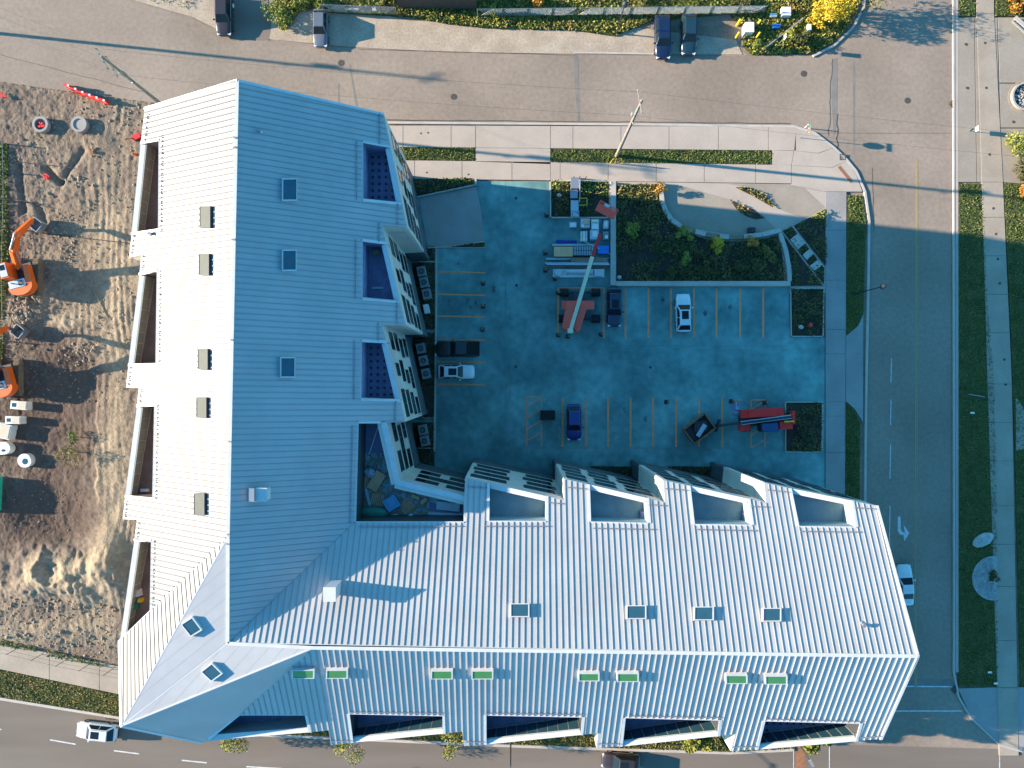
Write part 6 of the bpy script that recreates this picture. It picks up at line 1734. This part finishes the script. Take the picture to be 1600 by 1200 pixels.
pebbles('river_stones', (0, 0), 0.2, 1.4, 260, .12, t); b = B(); b.cyl((.3, 0, .1), (.3, 0, .5), .3, n=10); b.build('centre_stub', m_darkmetal, t)
t = thing('round_stone_bed', 'large round bed of pale river stones beside the shaded sidewalk', 'stone bed', (*P2(1551, 903), .1))
q = [(x_, y_) for x_, y_ in [(2.5 * math.cos(R(-80 - i * 200 / 20)), 2.6 * math.sin(R(-80 - i * 200 / 20))) for i in range(21)] if x_ < .52]
q.append((.5, 2.55)) if 0 else None
b = B(); b.prism(q, 0, .08); b.build('bed_base', m_stone, t)
bb = B()
for _ in range(420):
    a = R(random.uniform(88, 280)); rr = 2.4 * math.sqrt(random.random()); x_, y_ = rr * math.cos(a), rr * math.sin(a)
    if x_ > .35: continue
    k = random.uniform(.05, .12); bb.blob((x_, y_, .11), (k, k * .8, k * .6), 5, 3, .1)
bb.build('river_stones', m_stone, t, kind='stuff')
tree('round_bed_shrub', 'dark shrub growing in the middle of the round stone bed', 1547, 901, 1.3, .75, l_bush, n=420, leaf=.22, trunk=.05, cat='shrub', lift=.2)
b = B(); b.blob((0, 0, 0), (1.35, .72, .5), 16, 8, .04); o = b.build('flat_boulder', m_stone, smooth=True); o.location = (*P2(1534, 843), .2); o.rotation_euler.z = R(28); tag(o, 'large smooth oval boulder on the dark lawn above the round stone bed', 'boulder')
for u, v, l in ((1517, 645, 'small white marker on the dark lawn level with the lower court bed'), (1553, 1066, 'small pale marker at the lower end of the dark lawn'), (1544, 1049, 'tiny pale marker just above the lower end of the dark lawn')):
    b = B(); b.blob((0, 0, 0), (.28, .14, .12), 8, 4, .2); o = b.build('lawn_marker', m_whitep); o.location = (*P2(u, v), .3); tag(o, l, 'marker', 'pale markers on the dark lawn')
sheet('side_path', [(1586, 620), (1600, 640), (1660, 650), (1660, 690), (1587, 704)], .135, m_walk, thick=.2)
b = B(); b.box((0, 0, .25), (1.9, .08, .06)); b.cyl((-.8, 0, 0), (-.8, 0, .25), .04, n=6); b.cyl((.8, 0, 0), (.8, 0, .25), .04, n=6); o = b.build('lying_stake', m_steel); o.location = (*P2(1523, 618), .1); o.rotation_euler.z = R(-10); tag(o, 'thin pale stake rail on the dark lawn above the white marker', 'stake')
t = thing('street_bench', 'slanting pale bench with a grey frame at the top right corner', 'bench', (*P2(1592, 40), .1), R(-42))
b = B(); b.box((0, 0, .42), (2.2, .45, .08)); b.build('seat', m_kerb, t); b = B(); b.box((0, -.45, .25), (2.0, .12, .3)); b.build('backrest', m_steelgrey, t)
for x_ in (-.9, .9): b = B(); b.box((x_, 0, .19), (.12, .4, .38)); b.build('leg', m_steelgrey, t)

# ------------------------------------------------------------------ things lying on the site
def tank(label, u, v, w, l_, rz, z=.3, kind='box'):
    t = thing('precast_tank', label, 'precast tank', (*P2(u, v), z - .75), rz)
    if kind == 'box':
        b = B(); b.box((0, 0, .6), (w, l_, 1.2)); b.build('tank_body', m_whitep, t); b = B(); b.box((-w * .28, 0, 1.205), (w * .26, l_ * .5, .03)); b.build('tank_opening', m_glassbl, t); b = B(); b.box((w * .2, 0, 1.22), (w * .5, l_ * .9, .05)); b.build('tank_lid', m_rubblel, t)
    elif kind == 'oval':
        pts = [(w * .5 - l_ * .5 + l_ * .5 * math.cos(R(-90 + 18 * i)), l_ * .5 * math.sin(R(-90 + 18 * i))) for i in range(11)] + [(-w * .5, l_ * .5), (-w * .5, -l_ * .5)]
        b = B(); b.prism(pts, 0, 1.1); b.build('tank_body', m_whitep, t); b = B(); b.blob((w * .22, -.25, 1.1), (.28, .16, .05), 10, 4); b.build('tank_opening', m_glassbl, t)
    else:
        b = B(); b.ring((0, 0), .38, w / 2, 0, .9, 28); b.build('tank_body', m_whitep, t); b = B(); b.ring((.12, -.1), 0, .36, .88, .93, 18); b.build('tank_opening', m_glassbl, t); b = B(); b.ring((.12, -.1), .36, w / 2 - .1, .90, .925, 24); b.build('tank_lid', m_whitep, t)
    return t
m_rubblel = MFLAT('tan_concrete_lid', (0.50, 0.43, 0.32), rough=.8)
tank('white precast box with a blue opening, uppermost of the group on the left', 36, 633, 1.9, .95, R(-5))
tank('white precast box with a blue opening, second from the top of the group', 27, 656, 1.75, .85, R(-2))
tank('largest cream precast box, cut by the left edge of the picture', 6, 672, 2.6, 1.7, R(-12))
tank('white oval precast tank with rounded end at the left edge', 3, 700, 2.8, 1.45, R(2), kind='oval')
tank('round white precast ring with a dark hole', 42, 719, 1.6, 1.6, 0, kind='round')
t = thing('site_container', 'green container cut by the left edge below the precast ring', 'container', (*P2(-16, 771), -.1))
b = B(); b.box((0, 0, .6), (2.9, 3.9, 1.2)); b.build('container_body', MFLAT('container_green', (0.02, 0.42, 0.28), rough=.5), t)
for i in range(12): b = B(); b.box((0, -1.8 + i * .33, 1.22), (2.9, .1, .05)); b.build('roof_rib', MFLAT('container_green_rib', (0.02, 0.34, 0.22), rough=.5) if i == 0 else bpy.data.materials['container_green_rib'], t)
for u, v, l in ((68, 197, 'round precast manhole ring with red debris inside, upper part of the site'), (128, 197, 'round grey precast manhole slab right of the ring with red debris')):
    t = thing('manhole_ring', l, 'precast ring', (*P2(u, v), .05))
    b = B(); b.ring((0, 0), .65, .92, 0, .6, 26); b.build('ring_wall', m_conc2, t); b = B(); b.ring((0, 0), 0, .65, 0, .2 if u < 100 else .5, 20); b.build('ring_floor', m_conc2, t)
    if u < 100:
        b = B()
        for _ in range(6): b.box((random.uniform(-.3, .3), random.uniform(-.3, .3), .35), (.35, .2, .2), random.uniform(0, 3))
        o = b.build('red_scrap', m_signred); o.location = (*P2(u, v), .1); tag(o, 'crumpled red scrap inside the precast manhole ring', 'scrap')
# water barriers and other small site things
b0 = None
for i, (u, v) in enumerate(((112, 138), (123, 144), (134, 149), (145, 153), (156, 157), (167, 161))):
    l = ['first', 'second', 'third', 'fourth', 'fifth', 'last'][i] + ' red and white barrier from the left in the row by the upper street'
    if b0 is None:
        b0 = thing('road_barrier', l, 'barrier', (*P2(u, v), .1), R(-22), 'red and white barriers at the site entrance')
        b = B(); b.prism([(-.42, -.2), (.42, -.2), (.42, .2), (-.42, .2)], 0, .35); b.box((0, 0, .62), (.8, .2, .55)); b.build('barrier_body', m_signred, b0)
        b = B(); b.box((.2, 0, .7), (.22, .22, .42)); b.build('white_panel', m_whitep, b0)
    else: dup(b0, (*P2(u, v), .1), R(-22 + (i * 37) % 20), l)
for u, v, l in ((74, 276, 'red scrap lying left of the trench in the upper site'), (9, 150, 'red scrap near the left edge by the upper street'), (146, 236, 'small reddish scrap heap in the upper middle of the site')):
    b = B()
    for _ in range(7): b.box((random.uniform(-.35, .35), random.uniform(-.3, .3), random.uniform(.1, .3)), (random.uniform(.2, .5), .12, .1), random.uniform(0, 3))
    o = b.build('red_scrap', m_signred if u != 146 else m_rust); o.location = (*P2(u, v), .12); tag(o, l, 'scrap')
t = thing('red_compactor', 'small red machine half hidden by the upper left building edge', 'machine', (*P2(217, 216), .05), R(30))
b = B(); b.box((0, 0, .35), (.9, .6, .5)); b.build('machine_body', m_signred, t); b = B(); b.cyl((-.1, -.35, .25), (-.1, .35, .25), .25, n=12); b.build('roller', m_darkmetal, t); b = B(); b.beam((-.4, 0, .6), (-1.3, .1, 1.0), .06, .06); b.build('handle', m_orange, t)
t = thing('traffic_cone', 'orange traffic cone beside the upper west terrace', 'cone', (*P2(212, 242), .05))
b = B(); b.cyl((0, 0, .04), (0, 0, .7), .16, .04, 12); b.build('cone_body', m_orange, t); b = B(); b.box((0, 0, .02), (.4, .4, .04)); b.build('cone_foot', m_orange, t)
for (a, e, l) in (((30, 253, .1), (112, 262, .1), 'thin dark pipe lying across the upper site'), ((20, 310, .1), (82, 325, .1), 'thin dark pipe lying across the site above the excavator'), ((38, 361, .15), (200, 380, .15), 'long thin dark hose lying right of the upper excavator bucket'), ((145, 452, .2), (170, 500, .15), 'weathered timber lying by the haul road'), ((40, 1000, .1), (0, 985, .1), 'short timber at the lower left foot of the site')):
    b = B(); b.cyl(P(*a), P(*e), .05, n=6); tag(b.build('site_pipe', m_darkmetal if 'timber' not in l else m_wood), l, 'pipe' if 'timber' not in l else 'timber')

# ------------------------------------------------------------------ goods and waste on the inner corner terrace
def pallet(u, v, rz, label, mat=None, z=ZT):
    t = thing('pallet', label, 'pallet', (*P2(u, v, z), z), R(rz), 'pallets on the corner terrace')
    for j in range(7):
        b = B(); b.box((-.52 + j * .173, 0, .125), (.10, 1.1, .025)); b.build('plank', mat or m_plywood, t)
    for y_ in (-.5, 0, .5):
        b = B(); b.box((0, y_, .06), (1.15, .1, .1)); b.build('stringer', m_wood, t)
    return t
pallet(574, 753, 0, 'pallet standing nearest the brown board on the corner terrace, upper left')
pallet(590, 780, -12, 'dark slatted pallet in the left middle of the corner terrace')
pallet(636, 790, 38, 'pale slatted pallet tilted off-square in the middle of the corner terrace')
b = B(); b.box((0, 0, .3), (1.3, 1.2, .5)); b.box((.1, .1, .6), (.8, .7, .12)); o = b.build('wrapped_goods', m_bluetarp2 := MFLAT('pale_blue_film', (0.10, 0.32, 0.50), rough=.4)); o.location = (*P2(613, 785, ZT), ZT); o.rotation_euler.z = R(32); tag(o, 'pale blue film wrapped goods between two pallets on the corner terrace', 'wrapped goods')
b = B(); b.box((0, 0, .06), (1.0, 1.9, .06)); o = b.build('loose_board', m_plywood); o.location = (*P2(589, 751, ZT), ZT + .25); o.rotation_euler = (R(6), R(4), R(-32)); tag(o, 'large brown board leaning in the upper part of the corner terrace', 'board')
b = B(); b.blob((0, 0, .35), (1.5, .6, .45), 12, 6, .15); o = b.build('green_tarp_heap', m_green, smooth=True); o.location = (*P2(584, 800, ZT), ZT); tag(o, 'long green tarpaulin heap in the lower left of the corner terrace', 'tarpaulin')
b = B(); b.blob((0, 0, .35), (.55, .5, .4), 9, 5, .25); o = b.build('film_heap', m_palebl); o.location = (*P2(580, 738, ZT), ZT); tag(o, 'crumpled pale film heap at the top of the corner terrace clutter', 'film heap')
for i, (u, v, sx, sy, sz, rz, m_, l, n_, c_) in enumerate(((701, 790, 2.2, .75, .5, -6, m_palebl, 'long pale crate in the right arm of the corner terrace', 'long_crate', 'crate'), (697, 803, 3.4, .28, .2, -4, m_palebl, 'long pale bar below the crate in the right arm of the terrace', 'metal_bar', 'bar'), (609, 806, 1.6, .22, .15, 8, m_whitep, 'white strip lying at the lower edge of the terrace clutter', 'metal_bar', 'bar'), (665, 809, 1.1, .35, .2, 2, m_rust, 'rust red board at the lower edge of the terrace clutter', 'loose_board', 'board'), (650, 776, .8, .3, .25, -25, m_plywood, 'small tan offcut near the parapet of the corner terrace', 'loose_board', 'board'), (663, 782, .65, .35, .25, 40, m_plywood, 'small pinkish offcut right of the tilted pallet', 'loose_board', 'board'), (566, 776, .3, 2.0, .4, 0, m_wood, 'narrow brown timber against the left wall of the corner terrace', 'loose_board', 'board'), (575, 776, .25, 1.6, .2, 14, m_palebl, 'pale batten leaning beside the dark slatted pallet', 'loose_board', 'board'), (583, 691, .1, 3.0, .1, -18, m_whitep, 'thin white pole lying on the upper part of the corner terrace', 'thin_pole', 'pole'), (563, 668, .5, 1.0, .5, 0, m_whitep, 'white box in the top left nook of the corner terrace', 'white_box', 'box'))):
    b = B(); b.box((0, 0, sz / 2), (sx, sy, sz)); b.box((sx * .05, 0, sz + .015), (sx * .85, sy * .7, .03)); o = b.build(n_, m_); o.location = (*P2(u, v, ZT), ZT); o.rotation_euler.z = R(rz); tag(o, l, c_)
b = B(); b.cyl((0, 0, 0), (0, 0, .4), .25, n=14); b.cyl((0, 0, .4), (0, 0, .44), .26, n=14); o = b.build('white_bucket', m_whitep); o.location = (*P2(643, 806, ZT), ZT); tag(o, 'round white bucket at the lower edge of the terrace clutter', 'bucket')
cp = [(q_.x, q_.y) for q_ in [on(PE, 562, 715), on(PE, 600, 715), Vector(P(616, 764, ZT)), Vector(P(672, 778, ZT)), Vector(P(670, 812, ZT)), Vector(P(562, 812, ZT))]]
pp = in_poly(cp, 14); b = B()
for x_, y_ in pp:
    b.box((x_, y_, ZT + random.uniform(.03, .12)), (random.uniform(.1, .5), random.uniform(.05, .2), .06), random.uniform(0, 3))
b.build('debris', m_wood, kind='stuff')
sheet_b = B(); sheet_b.prism([P2(561, 664, ZT), P2(600, 664, ZT), P2(603, 708, ZT), P2(561, 708, ZT)][::1], ZT, ZT + .02); o = sheet_b.build('membrane_sheet', m_membrane, corner_t); o.location = -world_loc(corner_t)
sheet_b = B(); sheet_b.prism([P2(671, 784, ZT), P2(722, 798, ZT), P2(722, 814, ZT), P2(670, 814, ZT)], ZT, ZT + .02); o = sheet_b.build('membrane_sheet', m_membrane, corner_t); o.location = -world_loc(corner_t)
# odds and ends on the other terraces
for (u, v, z_, sx, sy, sz, rz, m_, n_, l, c_) in ((588, 395, 16.9, .7, .5, .3, 30, m_wood, 'tool_bag', 'brown tool bag in the second east terrace', 'bag'), (590, 450, 16.9, 1.1, .22, .1, 0, m_palebl, 'metal_bar', 'pale bar lying in the second east terrace', 'bar'), (571, 442, 16.9, .4, .8, .3, 0, m_glassgn, 'green_box', 'green box against the inner wall of the second east terrace', 'box'), (1003, 806, 17.15, .5, 1.0, .6, 0, m_membrane, 'purple_board', 'purple board against the right wall of the second court terrace', 'board'), (1163, 808, 17.15, .7, 1.1, .6, 0, m_membrane, 'purple_board', 'purple board against the right wall of the third court terrace', 'board'), (1322, 800, 17.15, .5, .9, 1.0, 0, m_palebl, 'film_bag', 'pale blue film bag in the right corner of the last court terrace', 'bag'), (1328, 815, 17.15, .5, .6, .5, 0, m_plywood, 'carton', 'tan carton in the right corner of the last court terrace', 'carton'), (227, 766, 17.3, .8, .3, .2, 0, m_whitep, 'hose_coil', 'white coil at the foot of the third west terrace', 'coil'), (217, 925, 17.3, .7, .7, .5, 10, m_whitep, 'white_box', 'white box with a dark hole in the lowest west terrace', 'box'), (222, 936, 17.3, .4, .4, .5, 0, m_yellowp, 'yellow_can', 'yellow can in the lowest west terrace', 'can'), (214, 945, 17.3, .5, .6, .5, 0, m_green, 'green_bag', 'green bag in the lowest west terrace', 'bag'), (1333, 1140, 17.2, .5, .9, 1.5, 25, m_bluetarp2, 'film_bag', 'pale blue film bag in the right corner of the last street terrace', 'bag')):
    b = B(); b.box((0, 0, sz / 2), (sx, sy, sz), taper=.9); b.box((0, 0, sz + .02), (sx * .6, sy * .6, .05)); o = b.build(n_, m_); o.location = (*P2(u, v, z_), z_); o.rotation_euler.z = R(rz); tag(o, l, c_)

# ------------------------------------------------------------------ oil stains in the bays
m_oil = M('oil_stain', (0.05, 0.07, 0.07), (0.12, 0.17, 0.165), rough=0.6, scale=2.5, fine=0.3)
for i, (u, v, r_) in enumerate(((703, 472, .35), (712, 478, .25), (730, 470, .3), (735, 480, .2), (744, 474, .22), (1035, 468, .25), (771, 452, .3), (1008, 655, .3), (930, 480, .25), (1102, 490, .3), (716, 412, .15), (975, 640, .25), (1140, 480, .28))):
    b = B(); n_ = 12; x, y = P2(u, v)
    b.prism([(x + r_ * random.uniform(.5, 1.1) * math.cos(2 * math.pi * k / n_), y + r_ * 1.6 * random.uniform(.5, 1.1) * math.sin(2 * math.pi * k / n_)) for k in range(n_)], .1005, .1025, bottom=False)
    tag(b.build('oil_stain', m_oil), kind='structure')
